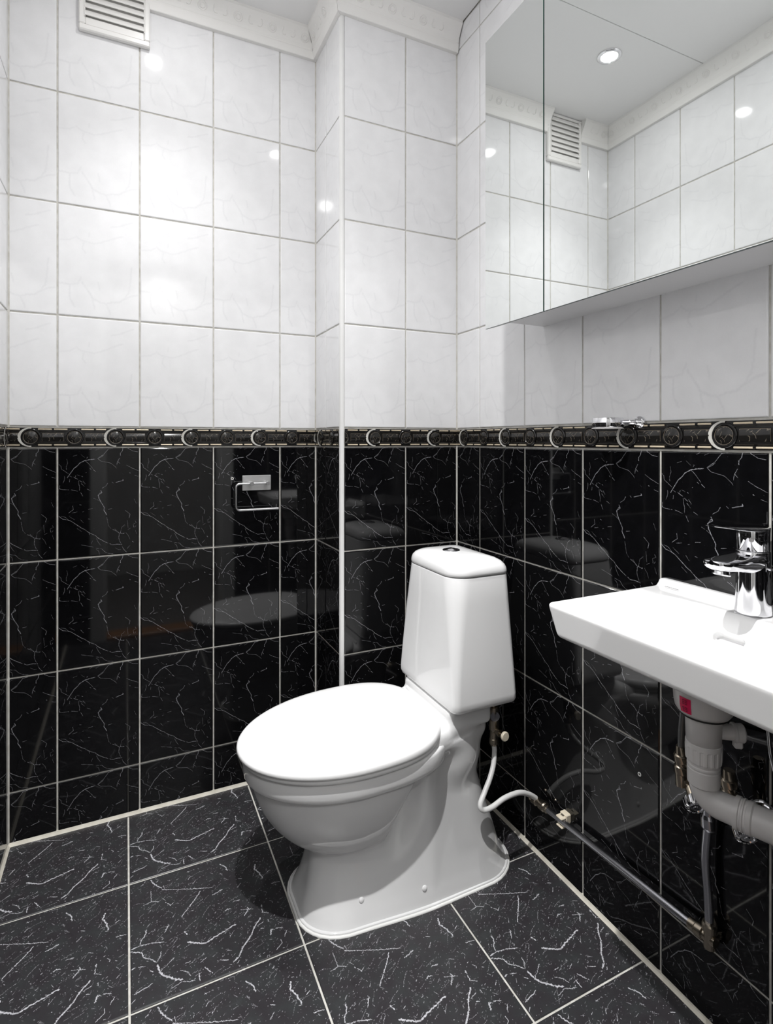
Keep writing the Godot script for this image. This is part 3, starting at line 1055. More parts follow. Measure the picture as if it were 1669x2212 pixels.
func cornice(a: Vector3, b: Vector3, into: Vector3, ma: float, mb: float, n: int) -> void:
	# moulded plaster strip; ma, mb: mitre (-1 inner corner, 1 outer corner, 0 square end)
	var prof := [Vector2(0, 0), Vector2(0.0135, 0.0), Vector2(0.0150, 0.0015), Vector2(0.0185, 0.0215), Vector2(0.0165, 0.0235), Vector2(0.0172, 0.027)]
	for k in 7:
		var t := k / 6.0
		prof.append(Vector2(0.0185 + 0.019 * t + 0.004 * t * t - 0.004 * sin(PI * t), 0.029 + 0.046 * t - 0.002 * sin(PI * t)))
	prof.append(Vector2(0.042, 0.0835))
	prof.append(Vector2(0, 0.0835))
	var dir := (b - a).normalized()
	var y0 := 2.2995
	var rings := []
	for e in [[a, -ma], [b, mb]]:
		var ring := PackedVector3Array()
		for p in prof: ring.append(e[0] + Vector3(0, y0 + p.y, 0) + into * (p.x + 0.0005) + dir * (p.x * e[1]))
		rings.append(ring)
	var g := Geo.new()
	g.loft(rings, true, -1)
	var o := part(g, "trim_%d" % n, mats.cornice)
	structure(o, "white embossed cornice strip under the ceiling")
	# shallow scrolls and rosettes pressed into the strip
	var s := Geo.new()
	var L := a.distance_to(b)
	var slope := (Vector3(0, 1, 0) * 0.9 + into * 0.45).normalized()
	var out := slope.cross(dir).normalized()
	if out.dot(into) < 0: out = -out
	var u := 0.05
	var k := 0
	while u < L - 0.04:
		var c := a + dir * u + Vector3(0, y0 + 0.052, 0) + into * 0.0270
		if k % 2 == 0:
			for r in [0.0125, 0.007]:
				var path := []
				for j in 17: path.append(c + (dir * cos(TAU * j / 16) + slope * sin(TAU * j / 16)) * r)
				s.tube(path, 0.0016, 6, false)
		else:
			for q in [-1, 1]:
				var path := []
				for j in 18:
					var t := j / 17.0
					var ang := t * 5.2
					path.append(c + dir * q * (0.020 - 0.014 * t * cos(ang) * 0.9) * (1.0 - 0.45 * t) + slope * (0.013 * sin(ang) * (1.0 - 0.4 * t)))
				s.tube(path, 0.0015, 6)
		u += 0.052
		k += 1
	if s.v.size():
		var orn := part(s, "ornament", mats.cornice, o)
		orn.set_meta("kind", "stuff")

# ---------------------------------------------------------------- toilet
func outline(cx: float, af: float, ab: float, hw: float, nf: float, nb: float, y0: float, y1: float, n := 96) -> PackedVector3Array:
	# egg in plan, facing -x; y runs from y0 at the tip to y1 at the back
	var r := PackedVector3Array()
	for i in n:
		var t := TAU * i / n
		var c := cos(t)
		var s := sin(t)
		var front := c < 0
		var e := nf if front else nb
		var x := signf(c) * pow(absf(c), 2.0 / e) * (af if front else ab)
		var z := signf(s) * pow(absf(s), 2.0 / e) * hw
		var k := clampf((cx + x - 0.502) / 0.467, 0.0, 1.0)
		r.append(Vector3(cx + x, lerpf(y0, y1, k), z))
	return r

func rect_ring(x0: float, x1: float, hw: float, rf: float, rb: float, y: float, n := 8) -> PackedVector3Array:
	# rounded rectangle in plan: front (x0) corners of radius rf, back corners rb
	var r := PackedVector3Array()
	for c in [[x0 + rf, hw - rf, rf, PI / 2], [x0 + rf, -hw + rf, rf, PI], [x1 - rb, -hw + rb, rb, 1.5 * PI], [x1 - rb, hw - rb, rb, 0.0]]:
		for k in n + 1:
			var a: float = c[3] + PI / 2 * k / n
			r.append(Vector3(c[0] + c[2] * cos(a), y, c[1] + c[2] * sin(a)))
	return r

func build_toilet() -> void:
	var t := thing("toilet", Vector3(0, 0, TZ), "white china toilet with closed lid and tall tapering cistern", "toilet")
	var d := nets(toilet_body, Vector3(0.49, -0.006, -0.215), Vector3(1.205, 0.445, 0.215), 0.0055)
	put(d, "bowl", mats.china, t)
	var rm := Geo.new()
	var rr := []
	for s in [[0.90, 0.318], [0.955, 0.3185], [0.978, 0.3205], [0.990, 0.3250], [0.9965, 0.332], [1.0, 0.342], [1.0, 0.356], [0.992, 0.3615], [0.975, 0.3635], [0.9, 0.3640]]:
		rr.append(outline(0.757, 0.243 * s[0], 0.235 * s[0], 0.178 * s[0], 2.0, 2.8, s[1], s[1] + 0.0035))
	rm.loft(rr, true, 1)
	part(rm, "rim", mats.china, t)
	rm = Geo.new()
	rr = []
	for s in [[0.0, 0.0], [0.0035, 0.0], [0.0040, 0.0015], [0.0040, 0.0085], [0.0030, 0.0100], [-0.004, 0.0108], [-0.02, 0.0110]]:
		var ring := PackedVector3Array()
		for i in 96:
			var ang := TAU * i / 96
			var dir := Vector3(cos(ang), 0, sin(ang))
			var lo := 0.02
			var hi := 0.4
			for it in 18:
				var m := (lo + hi) / 2
				if toilet_body(Vector3(0.9, 0.006, 0) + dir * m) < 0: lo = m
				else: hi = m
			ring.append(Vector3(0.9, s[1], 0) + dir * (lo + s[0]))
		rr.append(ring)
	rm.loft(rr, true, 1)
	part(rm, "foot", mats.china, t)
	# sealant bead round the foot
	var g := Geo.new()
	var rings := []
	for k in 6:
		var a := TAU * k / 6
		rings.append([0.0035 * cos(a), 0.0035 * sin(a)])
	var path := []
	for i in 97:
		var ang := TAU * i / 96
		var dir := Vector3(cos(ang), 0, sin(ang))
		# march outwards to the foot outline
		var lo := 0.02
		var hi := 0.4
		for it in 18:
			var m := (lo + hi) / 2
			if toilet_body(Vector3(0.9, 0.006, 0) + dir * m) < 0: lo = m
			else: hi = m
		path.append(Vector3(0.9, 0.0025, 0) + dir * (lo + 0.0045))
	g.tube(path, 0.0042, 8, false)
	part(g, "sealant_bead", mats.sealant, t)
	# seat ring and lid
	g = Geo.new()
	g.loft([outline(0.757, 0.246, 0.205, 0.181, 2.0, 2.7, 0.3645, 0.3685), outline(0.757, 0.249, 0.206, 0.184, 2.0, 2.7, 0.3665, 0.3705), outline(0.757, 0.249, 0.206, 0.184, 2.0, 2.7, 0.374, 0.379), outline(0.757, 0.247, 0.205, 0.182, 2.0, 2.7, 0.3755, 0.3805)], true, 1)
	part(g, "seat", mats.seat, t)
	g = Geo.new()
	var lr := []
	for s in [[0.985, 0.3760, 0.3810], [1.0, 0.3775, 0.3830], [1.004, 0.3805, 0.3880], [1.002, 0.3850, 0.3950], [0.990, 0.3885, 0.4005], [0.968, 0.3908, 0.4040], [0.92, 0.3928, 0.4068], [0.82, 0.3950, 0.4095], [0.6, 0.3975, 0.4118], [0.3, 0.3990, 0.4126], [0.05, 0.3993, 0.4128]]:
		lr.append(outline(0.757, 0.255 * s[0], 0.212 * s[0], 0.188 * s[0], 2.0, 2.7, s[1], s[2]))
	g.loft(lr, true, 1)
	part(g, "seat_lid", mats.seat, t)
	for s in [-1, 1]:
		g = Geo.new()
		g.tube([Vector3(0.972, 0.398, s * 0.075 - 0.022), Vector3(0.972, 0.398, s * 0.075 + 0.022)], 0.0085, 14)
		part(g, "hinge", mats.seat, t)
	# cistern: wide at the bottom, narrow at the top, front corners rounder upwards
	g = Geo.new()
	var tr := []
	for s in [[0.0, 0.90, 0.016, 0.012], [0.004, 0.965, 0.018, 0.014], [0.012, 0.995, 0.018, 0.016], [0.025, 1.0, 0.018, 0.016], [0.09, 1.0, 0.022, 0.017], [0.17, 1.0, 0.030, 0.019], [0.25, 1.0, 0.041, 0.021], [0.309, 1.0, 0.050, 0.022], [0.3115, 0.995, 0.050, 0.022], [0.312, 0.985, 0.049, 0.022]]:
		var k: float = s[0] / 0.312
		var x0 := lerpf(0.966, 0.976, k)
		var x1 := lerpf(1.150, 1.140, k)
		var hw := lerpf(0.147, 0.124, k)
		var mx := (x0 + x1) / 2
		tr.append(rect_ring(mx - (mx - x0) * s[1], mx + (x1 - mx) * s[1], hw * s[1], s[2], s[3], 0.4245 + s[0]))
	g.loft(tr, true, 1)
	part(g, "tank", mats.china, t)
	g = Geo.new()
	tr = []
	for s in [[0.0, 0.985, 1.0], [0.0008, 1.004, 1.0], [0.006, 1.012, 1.0], [0.013, 1.0, 1.0], [0.021, 0.965, 0.98], [0.028, 0.90, 0.94], [0.034, 0.78, 0.86], [0.038, 0.60, 0.72], [0.0402, 0.36, 0.5], [0.0408, 0.1, 0.2]]:
		var mx := 1.058
		tr.append(rect_ring(mx - 0.082 * lerpf(s[1], s[2], 0.3), mx + 0.082 * s[1], 0.1245 * s[1], 0.051 * s[1], 0.024 * s[1], 0.7382 + s[0]))
	g.loft(tr, true, 1)
	var lid := part(g, "tank_lid", mats.china, t)
	g = Geo.new()
	g.lathe([Vector2(0, 0.0), Vector2(0.0225, 0.0), Vector2(0.0228, 0.0018), Vector2(0.021, 0.0034), Vector2(0.0175, 0.0036), Vector2(0.0165, 0.0028), Vector2(0.015, 0.0040), Vector2(0.010, 0.0062), Vector2(0.005, 0.0073), Vector2(0, 0.0076)], Transform3D(Basis(), Vector3(1.049, 0.7785, -0.003)), 32)
	part(g, "flush_button", mats.chrome, lid)
	for p in [Vector3(0.897, 0.045, 0.5), Vector3(0.751, 0.053, 0.5)]:
		var z := 0.06
		while toilet_body(Vector3(p.x, p.y, z)) < 0 and z < 0.2: z += 0.0005
		g = Geo.new()
		g.lathe([Vector2(0, -0.004), Vector2(0.0062, -0.004), Vector2(0.0062, 0.0004), Vector2(0.0052, 0.0014), Vector2(0, 0.0018)], about(Vector3(p.x, p.y, z), Vector3(0, 0.35, 1)), 18)
		part(g, "bolt_cap", mats.seat, t)

func build_toilet_supply() -> void:
	# stop valve under the cistern
	var p := Vector3(1.118, 0.0, 0.590)
	var t := thing("stop_valve", p, "small brass stop valve with white knob hanging under the cistern", "valve")
	var g := Geo.new()
	g.lathe([Vector2(0, 0.4243), Vector2(0.0085, 0.4243), Vector2(0.0085, 0.398), Vector2(0.0125, 0.397), Vector2(0.0125, 0.382), Vector2(0.0098, 0.380), Vector2(0.0095, 0.366), Vector2(0.0120, 0.364), Vector2(0.0120, 0.340), Vector2(0.0098, 0.336), Vector2(0.0105, 0.318), Vector2(0.0118, 0.316), Vector2(0.0118, 0.305), Vector2(0.0090, 0.300), Vector2(0, 0.300)], Transform3D(), 20, true)
	part(g, "body", mats.brass, t)
	g = Geo.new()
	g.lathe([Vector2(0, 0), Vector2(0.0118, 0), Vector2(0.0118, 0.003), Vector2(0, 0.003)], about(Vector3(-0.003, 0.376, 0.0085), Vector3(-0.35, 0, 1)), 24, true)
	g.box(Vector3(-0.0022, 0.366, 0.0112), Vector3(-0.0012, 0.386, 0.0121), 0.0, Transform3D(Basis(), Vector3(-0.003, 0, 0)))
	part(g, "slotted_screw", mats.pipe, t)
	g = Geo.new()
	var side := Vector3(0.10, 0.04, 1)
	g.lathe([Vector2(0, 0), Vector2(0.0072, 0), Vector2(0.0072, 0.016), Vector2(0.0090, 0.017), Vector2(0.0090, 0.021), Vector2(0.0042, 0.0215), Vector2(0.0042, 0.034), Vector2(0, 0.034)], about(Vector3(0, 0.338, 0.004), side), 20, true)
	part(g, "branch", mats.brass, t)
	g = Geo.new()
	g.lathe([Vector2(0, 0.033), Vector2(0.0105, 0.033), Vector2(0.0112, 0.0345), Vector2(0.0112, 0.0385), Vector2(0.0098, 0.0405), Vector2(0, 0.041)], about(Vector3(0, 0.338, 0.004), side), 24, true)
	part(g, "knob", mats.beige, t)
	# white plastic hose from the valve to the wall pipe
	g = Geo.new()
	var pts := curve([p + Vector3(0, 0.305, 0), p + Vector3(0.0, 0.286, 0.003), Vector3(1.106, 0.261, 0.605), Vector3(1.086, 0.239, 0.618), Vector3(1.062, 0.219, 0.630), Vector3(1.043, 0.199, 0.639), Vector3(1.049, 0.187, 0.643), Vector3(1.074, 0.187, 0.643), Vector3(1.114, 0.197, 0.641), Vector3(1.160, 0.194, 0.636), Vector3(1.196, 0.177, 0.630), Vector3(1.2195, 0.160, 0.628)], 0.003)
	g.tube(pts, 0.0062, 14)
	var o := part(g, "water_hose", mats.hose)
	o.set_meta("label", "white plastic hose looping from toilet valve to wall pipe")
	o.set_meta("category", "hose")
	# horizontal chrome pipe on the sink wall
	var a := Vector3(XR - 0.020, 0.152, 0.636)
	var b := Vector3(XR - 0.020, 0.176, 1.062)
	t = thing("water_pipe", Vector3(XR, 0, 0.85), "chrome water pipe running low along the black tiled sink wall", "pipe")
	var off := Vector3(XR, 0, 0.85)
	g = Geo.new()
	g.tube([a - off, b - off], 0.0076, 18)
	part(g, "pipe", mats.pipe, t)
	g = Geo.new()
	var dir := (b - a).normalized()
	g.lathe([Vector2(0, -0.012), Vector2(0.0088, -0.012), Vector2(0.0115, -0.009), Vector2(0.0115, 0.006), Vector2(0.0092, 0.008), Vector2(0.0092, 0.018), Vector2(0.0118, 0.020), Vector2(0.0118, 0.034), Vector2(0.0098, 0.037), Vector2(0.0098, 0.044), Vector2(0.0076, 0.046), Vector2(0, 0.046)], about(a - off - dir * 0.012, dir), 20, true)
	g.lathe([Vector2(0, 0), Vector2(0.0085, 0.0), Vector2(0.0095, 0.012), Vector2(0.0078, 0.016), Vector2(0.0, 0.016)], about(a - off - dir * 0.014, Vector3(-0.35, 0.35, -0.75)), 18, true)
	part(g, "coupling", mats.brass, t)
	g = Geo.new()
	g.lathe([Vector2(0, -0.034), Vector2(0.0102, -0.034), Vector2(0.0102, -0.022), Vector2(0.0118, -0.020), Vector2(0.0118, -0.008), Vector2(0.0090, -0.006), Vector2(0.0090, 0.016), Vector2(0, 0.016)], about(b - off + dir * 0.020, dir), 20, true)
	g.lathe([Vector2(0, -0.016), Vector2(0.0098, -0.016), Vector2(0.0098, 0.012), Vector2(0.0122, 0.014), Vector2(0.0128, 0.026), Vector2(0.0108, 0.029), Vector2(0, 0.029)], about(b - off + dir * 0.024, Vector3.UP), 22, true)
	g.lathe([Vector2(0, 0), Vector2(0.008, 0), Vector2(0.0085, 0.019), Vector2(0, 0.019)], about(b - off + dir * 0.024, Vector3.RIGHT), 18, true)
	part(g, "tee_fitting", mats.brass, t)
	# beige pipe clip
	var c := a.lerp(b, 0.19)
	t = thing("pipe_clip", c, "cream plastic clip holding the chrome pipe to the tiles", "clip")
	g = Geo.new()
	g.box(Vector3(0.004, -0.004, -0.011), Vector3(0.020, 0.017, 0.011), 0.002)
	g.box(Vector3(-0.010, 0.0075, -0.010), Vector3(0.008, 0.013, 0.010), 0.002)
	g.box(Vector3(-0.009, -0.0125, -0.010), Vector3(0.006, -0.0085, 0.010), 0.0015)
	part(g, "saddle", mats.beige, t)
	g = Geo.new()
	g.box(Vector3(-0.0004, 0.0128, -0.0045), Vector3(0.011, 0.0150, 0.0045), 0.001)
	part(g, "slot", mats.dark_gap, t)
	# riser from the tee up to the sink valves
	t = thing("riser_pipe", b + dir * 0.024, "upright grey metal pipe rising from the tee to the sink valves", "pipe")
	g = Geo.new()
	g.tube(curve([Vector3(0, 0.018, 0), Vector3(0, 0.08, -0.003), Vector3(-0.002, 0.14, -0.006), Vector3(-0.002, 0.215, 0.0)], 0.02), 0.0076, 16)
	part(g, "pipe", mats.pipe, t)
	g = Geo.new()
	g.lathe([Vector2(0, 0.196), Vector2(0.0115, 0.196), Vector2(0.0130, 0.200), Vector2(0.0130, 0.216), Vector2(0.0105, 0.222), Vector2(0.0105, 0.246), Vector2(0, 0.246)], Transform3D(Basis(), Vector3(-0.002, 0, 0)), 20, true)
	part(g, "nut", mats.pipe, t)

# ---------------------------------------------------------------- sink
func build_sink() -> void:
	var sy := 0.7865
	var sz := 1.1745
	var t := thing("sink", Vector3(XR, sy, sz), "small white china hand basin on the black tiled wall", "sink")
	var m := nets(sink_body, Vector3(-0.008, -0.135, -0.215), Vector3(0.312, 0.018, 0.215), 0.0031)
	put(m, "basin", mats.china, t, Transform3D(Basis(Vector3.UP, PI), Vector3.ZERO))
	var g := Geo.new()
	# faint maker's mark on the rear ledge
	var zz := -0.172
	for k in 7:
		g.box(Vector3(-0.030, 0.0001, zz), Vector3(-0.0275, 0.0004, zz + 0.003))
		zz += 0.0042
	part(g, "makers_mark", mats.grey_ink, t)
	build_tap(Vector3(XR - 0.038, sy - 0.001, 1.172))
	build_trap()
	build_valves()

func build_tap(p: Vector3) -> void:
	var t := thing("tap", p, "chrome single-lever mixer tap standing on the hand basin", "tap")
	var g := Geo.new()
	g.lathe([Vector2(0, 0), Vector2(0.0262, 0), Vector2(0.0265, 0.002), Vector2(0.0255, 0.012), Vector2(0.0246, 0.04), Vector2(0.0240, 0.075), Vector2(0.0238, 0.1005), Vector2(0.0232, 0.1015), Vector2(0, 0.1015)], Transform3D(), 48)
	part(g, "body", mats.chrome, t)
	# flat tongue spout
	g = Geo.new()
	var rings := []
	for s in [[0.006, 0.021, 0.020, 0.0220], [-0.008, 0.0245, 0.019, 0.0270], [-0.024, 0.0245, 0.016, 0.0250], [-0.045, 0.0242, 0.0125, 0.0200], [-0.070, 0.0236, 0.0105, 0.0165], [-0.088, 0.0220, 0.0092, 0.0140], [-0.097, 0.0180, 0.0075, 0.0105], [-0.1025, 0.0105, 0.0045, 0.0055], [-0.1040, 0.004, 0.002, 0.002]]:
		var ring := PackedVector3Array()
		var cy := 0.0935 - 0.004 * clampf(-s[0] / 0.1, 0.0, 1.0)
		for k in 28:
			var a := TAU * k / 28
			var c := cos(a)
			var w := sin(a)
			var yy: float = (0.0045 if w > 0 else s[3]) * signf(w) * pow(absf(w), 0.75)
			ring.append(Vector3(s[0], cy + yy, s[1] * signf(c) * pow(absf(c), 0.8)))
		rings.append(ring)
	g.loft(rings, true, 1)
	part(g, "spout", mats.chrome, t)
	g = Geo.new()
	g.lathe([Vector2(0, 0.0), Vector2(0.0125, 0.0), Vector2(0.0132, 0.002), Vector2(0.0125, 0.0075), Vector2(0, 0.0075)], about(Vector3(-0.080, 0.0690, 0), Vector3(0.18, 1, 0)), 28, true)
	part(g, "aerator", mats.chrome, t)
	# lever: round cap and thin plate
	var lev := Geo.new()
	lev.lathe([Vector2(0, 0.1025), Vector2(0.0226, 0.1025), Vector2(0.0232, 0.1032), Vector2(0.0236, 0.130), Vector2(0.0240, 0.1365), Vector2(0.0225, 0.1385), Vector2(0, 0.1390)], Transform3D(), 48)
	rings = []
	for s in [[0.0235, 0.009, 0.136, 0.1398], [0.018, 0.0175, 0.1345, 0.1400], [0.004, 0.0238, 0.133, 0.1406], [-0.020, 0.0236, 0.1335, 0.1425], [-0.050, 0.0222, 0.1375, 0.1445], [-0.075, 0.0205, 0.1415, 0.1462], [-0.092, 0.0180, 0.1443, 0.1472], [-0.101, 0.0120, 0.1460, 0.1476], [-0.1035, 0.0050, 0.1468, 0.1476]]:
		var ring := PackedVector3Array()
		for k in 24:
			var a := TAU * k / 24
			var c := cos(a)
			var w := sin(a)
			ring.append(Vector3(s[0], lerpf(s[2], s[3], 0.5 + 0.5 * signf(w) * pow(absf(w), 0.6)), s[1] * signf(c) * pow(absf(c), 0.7)))
		rings.append(ring)
	lev.loft(rings, true, 1)
	var o := part(lev, "lever", mats.chrome, t)
	g = Geo.new()
	g.lathe([Vector2(0, 0), Vector2(0.0036, 0), Vector2(0.0036, 0.0012), Vector2(0, 0.0014)], about(Vector3(-0.0206, 0.1212, 0.0102), Vector3(-0.92, 0, 0.42)), 20)
	part(g, "marker_dot", mats.plastic, o)

func build_trap() -> void:
	var c := Vector3(1.078, 0.0, 1.175)
	var t := thing("drain_trap", c, "grey plastic drain trap with pink sticker under the hand basin", "drain trap")
	var g := Geo.new()
	g.lathe([Vector2(0, 0.6925), Vector2(0.0420, 0.6925), Vector2(0.0422, 0.687), Vector2(0.0412, 0.668), Vector2(0.0392, 0.658), Vector2(0.0350, 0.652), Vector2(0.032, 0.651), Vector2(0, 0.651)], Transform3D(), 48)
	part(g, "cup", mats.plastic, t)
	g = Geo.new()
	g.lathe([Vector2(0, 0.6520), Vector2(0.0352, 0.6520), Vector2(0.0357, 0.6505), Vector2(0.0338, 0.6488), Vector2(0, 0.6488)], Transform3D(), 40)
	part(g, "gasket", mats.rubber, t)
	g = Geo.new()
	g.lathe([Vector2(0, 0.6495), Vector2(0.0305, 0.6495), Vector2(0.0268, 0.645), Vector2(0.0252, 0.642), Vector2(0.0240, 0.604), Vector2(0, 0.604)], Transform3D(), 40)
	part(g, "inlet", mats.plastic, t)
	# ribbed nut
	g = Geo.new()
	var rings := []
	for s in [[0.6080, 0.0232], [0.6070, 0.0250], [0.6005, 0.0253], [0.5990, 0.0246], [0.5800, 0.0238], [0.5780, 0.0230]]:
		var ring := PackedVector3Array()
		for k in 96:
			var a := TAU * k / 96
			var r: float = s[1] + (0.0009 if k % 6 < 3 and s[0] < 0.600 else 0.0)
			ring.append(Vector3(r * cos(a), s[0], r * sin(a)))
		rings.append(ring)
	g.loft(rings, true, -1)
	part(g, "nut", mats.plastic, t)
	# bend and its ribbed socket
	var dir := Vector3(0.34, -0.02, 0.94).normalized()
	g = Geo.new()
	g.lathe([Vector2(0, 0.5790), Vector2(0.0228, 0.5790), Vector2(0.0228, 0.5760), Vector2(0.0217, 0.5750), Vector2(0.0217, 0.5735), Vector2(0.0227, 0.5725), Vector2(0.0227, 0.5700), Vector2(0.0216, 0.5690), Vector2(0.0216, 0.5675), Vector2(0.0226, 0.5665), Vector2(0.0222, 0.5440), Vector2(0.0206, 0.5420), Vector2(0, 0.5420)], Transform3D(), 40, true)
	var path := [Vector3(0, 0.548, 0), Vector3(0, 0.545, 0)]
	for k in 13:
		var a := PI / 2 * k / 12
		path.append(Vector3(0, 0.543, 0) + Vector3(dir.x, 0, dir.z) * 0.024 * (1 - cos(a)) + Vector3.DOWN * 0.024 * sin(a))
	var e := Vector3(0, 0.519, 0) + Vector3(dir.x, 0, dir.z) * 0.024
	path.append(e + dir * 0.03)
	g.tube(path, 0.0198, 32)
	part(g, "bend", mats.plastic, t)
	g = Geo.new()
	g.lathe([Vector2(0, 0), Vector2(0.0232, 0), Vector2(0.0234, 0.006), Vector2(0.0221, 0.007), Vector2(0.0221, 0.009), Vector2(0.0232, 0.010), Vector2(0.0232, 0.012), Vector2(0.0221, 0.013), Vector2(0.0221, 0.015), Vector2(0.0230, 0.016), Vector2(0.0228, 0.022), Vector2(0.0214, 0.024), Vector2(0.0214, 0.052), Vector2(0.0224, 0.053), Vector2(0.0224, 0.057), Vector2(0.0212, 0.058), Vector2(0.0212, 0.085), Vector2(0, 0.085)], about(e + dir * 0.018, dir), 40, true)
	part(g, "outlet_pipe", mats.plastic, t)
	g = Geo.new()
	var q := e + dir * 0.085
	path = []
	for k in 10:
		var a := PI / 2 * k / 9
		path.append(q + dir * 0.022 * sin(a) + Vector3.DOWN * 0.022 * (1 - cos(a)))
	path.append(path[-1] + Vector3.DOWN * 0.08)
	g.tube(path, 0.0195, 28)
	part(g, "down_pipe", mats.plastic, t)
	# side port with cap
	g = Geo.new()
	var port := Vector3(0.80, 0, 0.60).normalized()
	g.lathe([Vector2(0, 0.0), Vector2(0.0115, 0.0), Vector2(0.0115, 0.023), Vector2(0.0145, 0.024), Vector2(0.0145, 0.027), Vector2(0.0132, 0.028), Vector2(0.0139, 0.037), Vector2(0.0123, 0.039), Vector2(0, 0.039)], about(Vector3(0, 0.6245, 0) + port * 0.016, port), 28, true)
	g.box(Vector3(-0.006, -0.0225, 0.025), Vector3(0.006, -0.010, 0.037), 0.002, Transform3D(Basis(Vector3.UP, atan2(port.x, port.z)), Vector3(0, 0.6245, 0) + port * 0.016))
	part(g, "side_port", mats.plastic, t)
	# pink sticker with dark print, wrapped on the cup
	g = Geo.new()
	var ink := Geo.new()
	var a0 := atan2(1.7282 - c.z, 0.2815 - c.x) + 0.62
	var wrap := func(ang, y, lift) -> Vector3:
		var r: float = 0.0392 + (y - 0.658) / 0.010 * 0.0020 if y < 0.668 else 0.0412 + (y - 0.668) / 0.019 * 0.0010
		return Vector3(cos(ang) * (r + lift), y, sin(ang) * (r + lift))
	var rows := [0.6580, 0.6600, 0.6630, 0.6660, 0.668, 0.672, 0.676, 0.681]
	for k in 8:
		var a := a0 + (k - 4) * 0.055
		var b := a0 + (k - 3) * 0.055
		for j in rows.size() - 1:
			g.quad(wrap.call(b, rows[j], 0.0006), wrap.call(a, rows[j], 0.0006), wrap.call(a, rows[j + 1], 0.0006), wrap.call(b, rows[j + 1], 0.0006), 1)
	for k in 7:
		if k == 3: continue
		var y := 0.6605 + k * 0.0027
		for h in 2:
			var a := a0 - 0.09 + h * 0.11
			ink.quad(wrap.call(a + 0.08, y, 0.0011), wrap.call(a, y, 0.0011), wrap.call(a, y + 0.0013, 0.0011), wrap.call(a + 0.08, y + 0.0013, 0.0011), -1)
	var st := part(g, "sticker", mats.pink, t)
	st.set_meta("label", "pink paper sticker with dark print")
	part(ink, "print", mats.ink, st)
	# thin dark pipe from the port along the wall
	g = Geo.new()
	g.tube([Vector3(1.216, 0.564, 1.120), Vector3(1.214, 0.575, 1.170), Vector3(1.212, 0.590, 1.240)], 0.0042, 12)
	var o := part(g, "thin_pipe", mats.dark_hose)
	o.set_meta("label", "thin dark pipe passing behind the drain trap")
	o.set_meta("category", "pipe")

func build_valves() -> void:
	# angle valves with knurled chrome knobs on the wall under the basin
	var labels := ["brass angle valve with chrome knob left of the drain trap", "chrome-knobbed angle valve below the drain pipe's ribbed socket"]
	for k in 2:
		var w := [Vector3(XR, 0.433, 1.084), Vector3(XR, 0.437, 1.172)][k] as Vector3
		var t := thing("angle_valve", w, labels[k], "valve", "valves under the basin")
		var g := Geo.new()
		g.lathe([Vector2(0, 0.0015), Vector2(0.030, 0.0015), Vector2(0.031, 0.004), Vector2(0.027, 0.0085), Vector2(0.017, 0.0115), Vector2(0.012, 0.012), Vector2(0, 0.012)], about(Vector3.ZERO, Vector3.LEFT), 36)
		part(g, "wall_rosette", mats.chrome, t)
		g = Geo.new()
		# body leaves the wall slantwise and turns up
		var up := Vector3(-0.044, 0.012, -0.036)
		g.lathe([Vector2(0, 0.004), Vector2(0.0088, 0.004), Vector2(0.0088, 0.022), Vector2(0.0112, 0.024), Vector2(0.0112, 0.032), Vector2(0.0095, 0.034), Vector2(0.0098, 0.056), Vector2(0, 0.058)], about(Vector3.ZERO, up), 20, true)
		g.lathe([Vector2(0, -0.011), Vector2(0.0098, -0.010), Vector2(0.0100, 0.012), Vector2(0.0125, 0.014), Vector2(0.0125, 0.026), Vector2(0.0102, 0.028), Vector2(0.0102, 0.033), Vector2(0.0132, 0.035), Vector2(0.0132, 0.046), Vector2(0.0105, 0.048), Vector2(0.0088, 0.062), Vector2(0, 0.062)], Transform3D(Basis(), up), 8, true)
		part(g, "valve_body", mats.brass, t)
		g = Geo.new()
		var kd := Vector3(-0.48, -0.42, 0.66).normalized()
		g.lathe([Vector2(0, 0), Vector2(0.0080, 0), Vector2(0.0080, 0.036), Vector2(0, 0.036)], about(up * 0.8, kd), 18, true)
		part(g, "stem", mats.brass, t)
		# knurled knob
		g = Geo.new()
		var f := about(up * 0.8 + kd * 0.028, kd)
		var rings := []
		for s in [[0.0, 0.0140], [0.002, 0.0172], [0.015, 0.0172], [0.018, 0.0150], [0.0185, 0.0110], [0.0172, 0.0090], [0.0172, 0.0045], [0.0182, 0.0035], [0.0182, 0.001]]:
			var ring := PackedVector3Array()
			for j in 72:
				var a := TAU * j / 72
				var r: float = s[1] * (1.0 - (0.11 if j % 6 >= 4 and s[1] > 0.0145 else 0.0))
				ring.append(f * Vector3(r * cos(a), s[0], r * sin(a)))
			rings.append(ring)
		g.loft(rings, true, -1)
		part(g, "knob", mats.chrome, t)
	# flexible connection from the first valve up to the tap
	var g := Geo.new()
	g.tube(curve([Vector3(XR - 0.044, 0.503, 1.048), Vector3(XR - 0.044, 0.550, 1.050), Vector3(XR - 0.042, 0.610, 1.060), Vector3(XR - 0.040, 0.716, 1.11)], 0.01), 0.0060, 14)
	var o := part(g, "supply_hose", mats.dark_hose)
	o.set_meta("label", "dark flexible hose rising left of the drain trap cup")
	o.set_meta("category", "hose")
	g = Geo.new()
	g.tube(curve([Vector3(XR - 0.0005, 0.470, 1.232), Vector3(XR - 0.030, 0.490, 1.222), Vector3(XR - 0.039, 0.555, 1.2035), Vector3(XR - 0.039, 0.607, 1.1965), Vector3(XR - 0.038, 0.716, 1.19)], 0.01), 0.0034, 14)
	o = part(g, "supply_tube", mats.chrome)
	o.set_meta("label", "thin chrome tube rising at the photo's right edge under basin")
	o.set_meta("category", "tube")

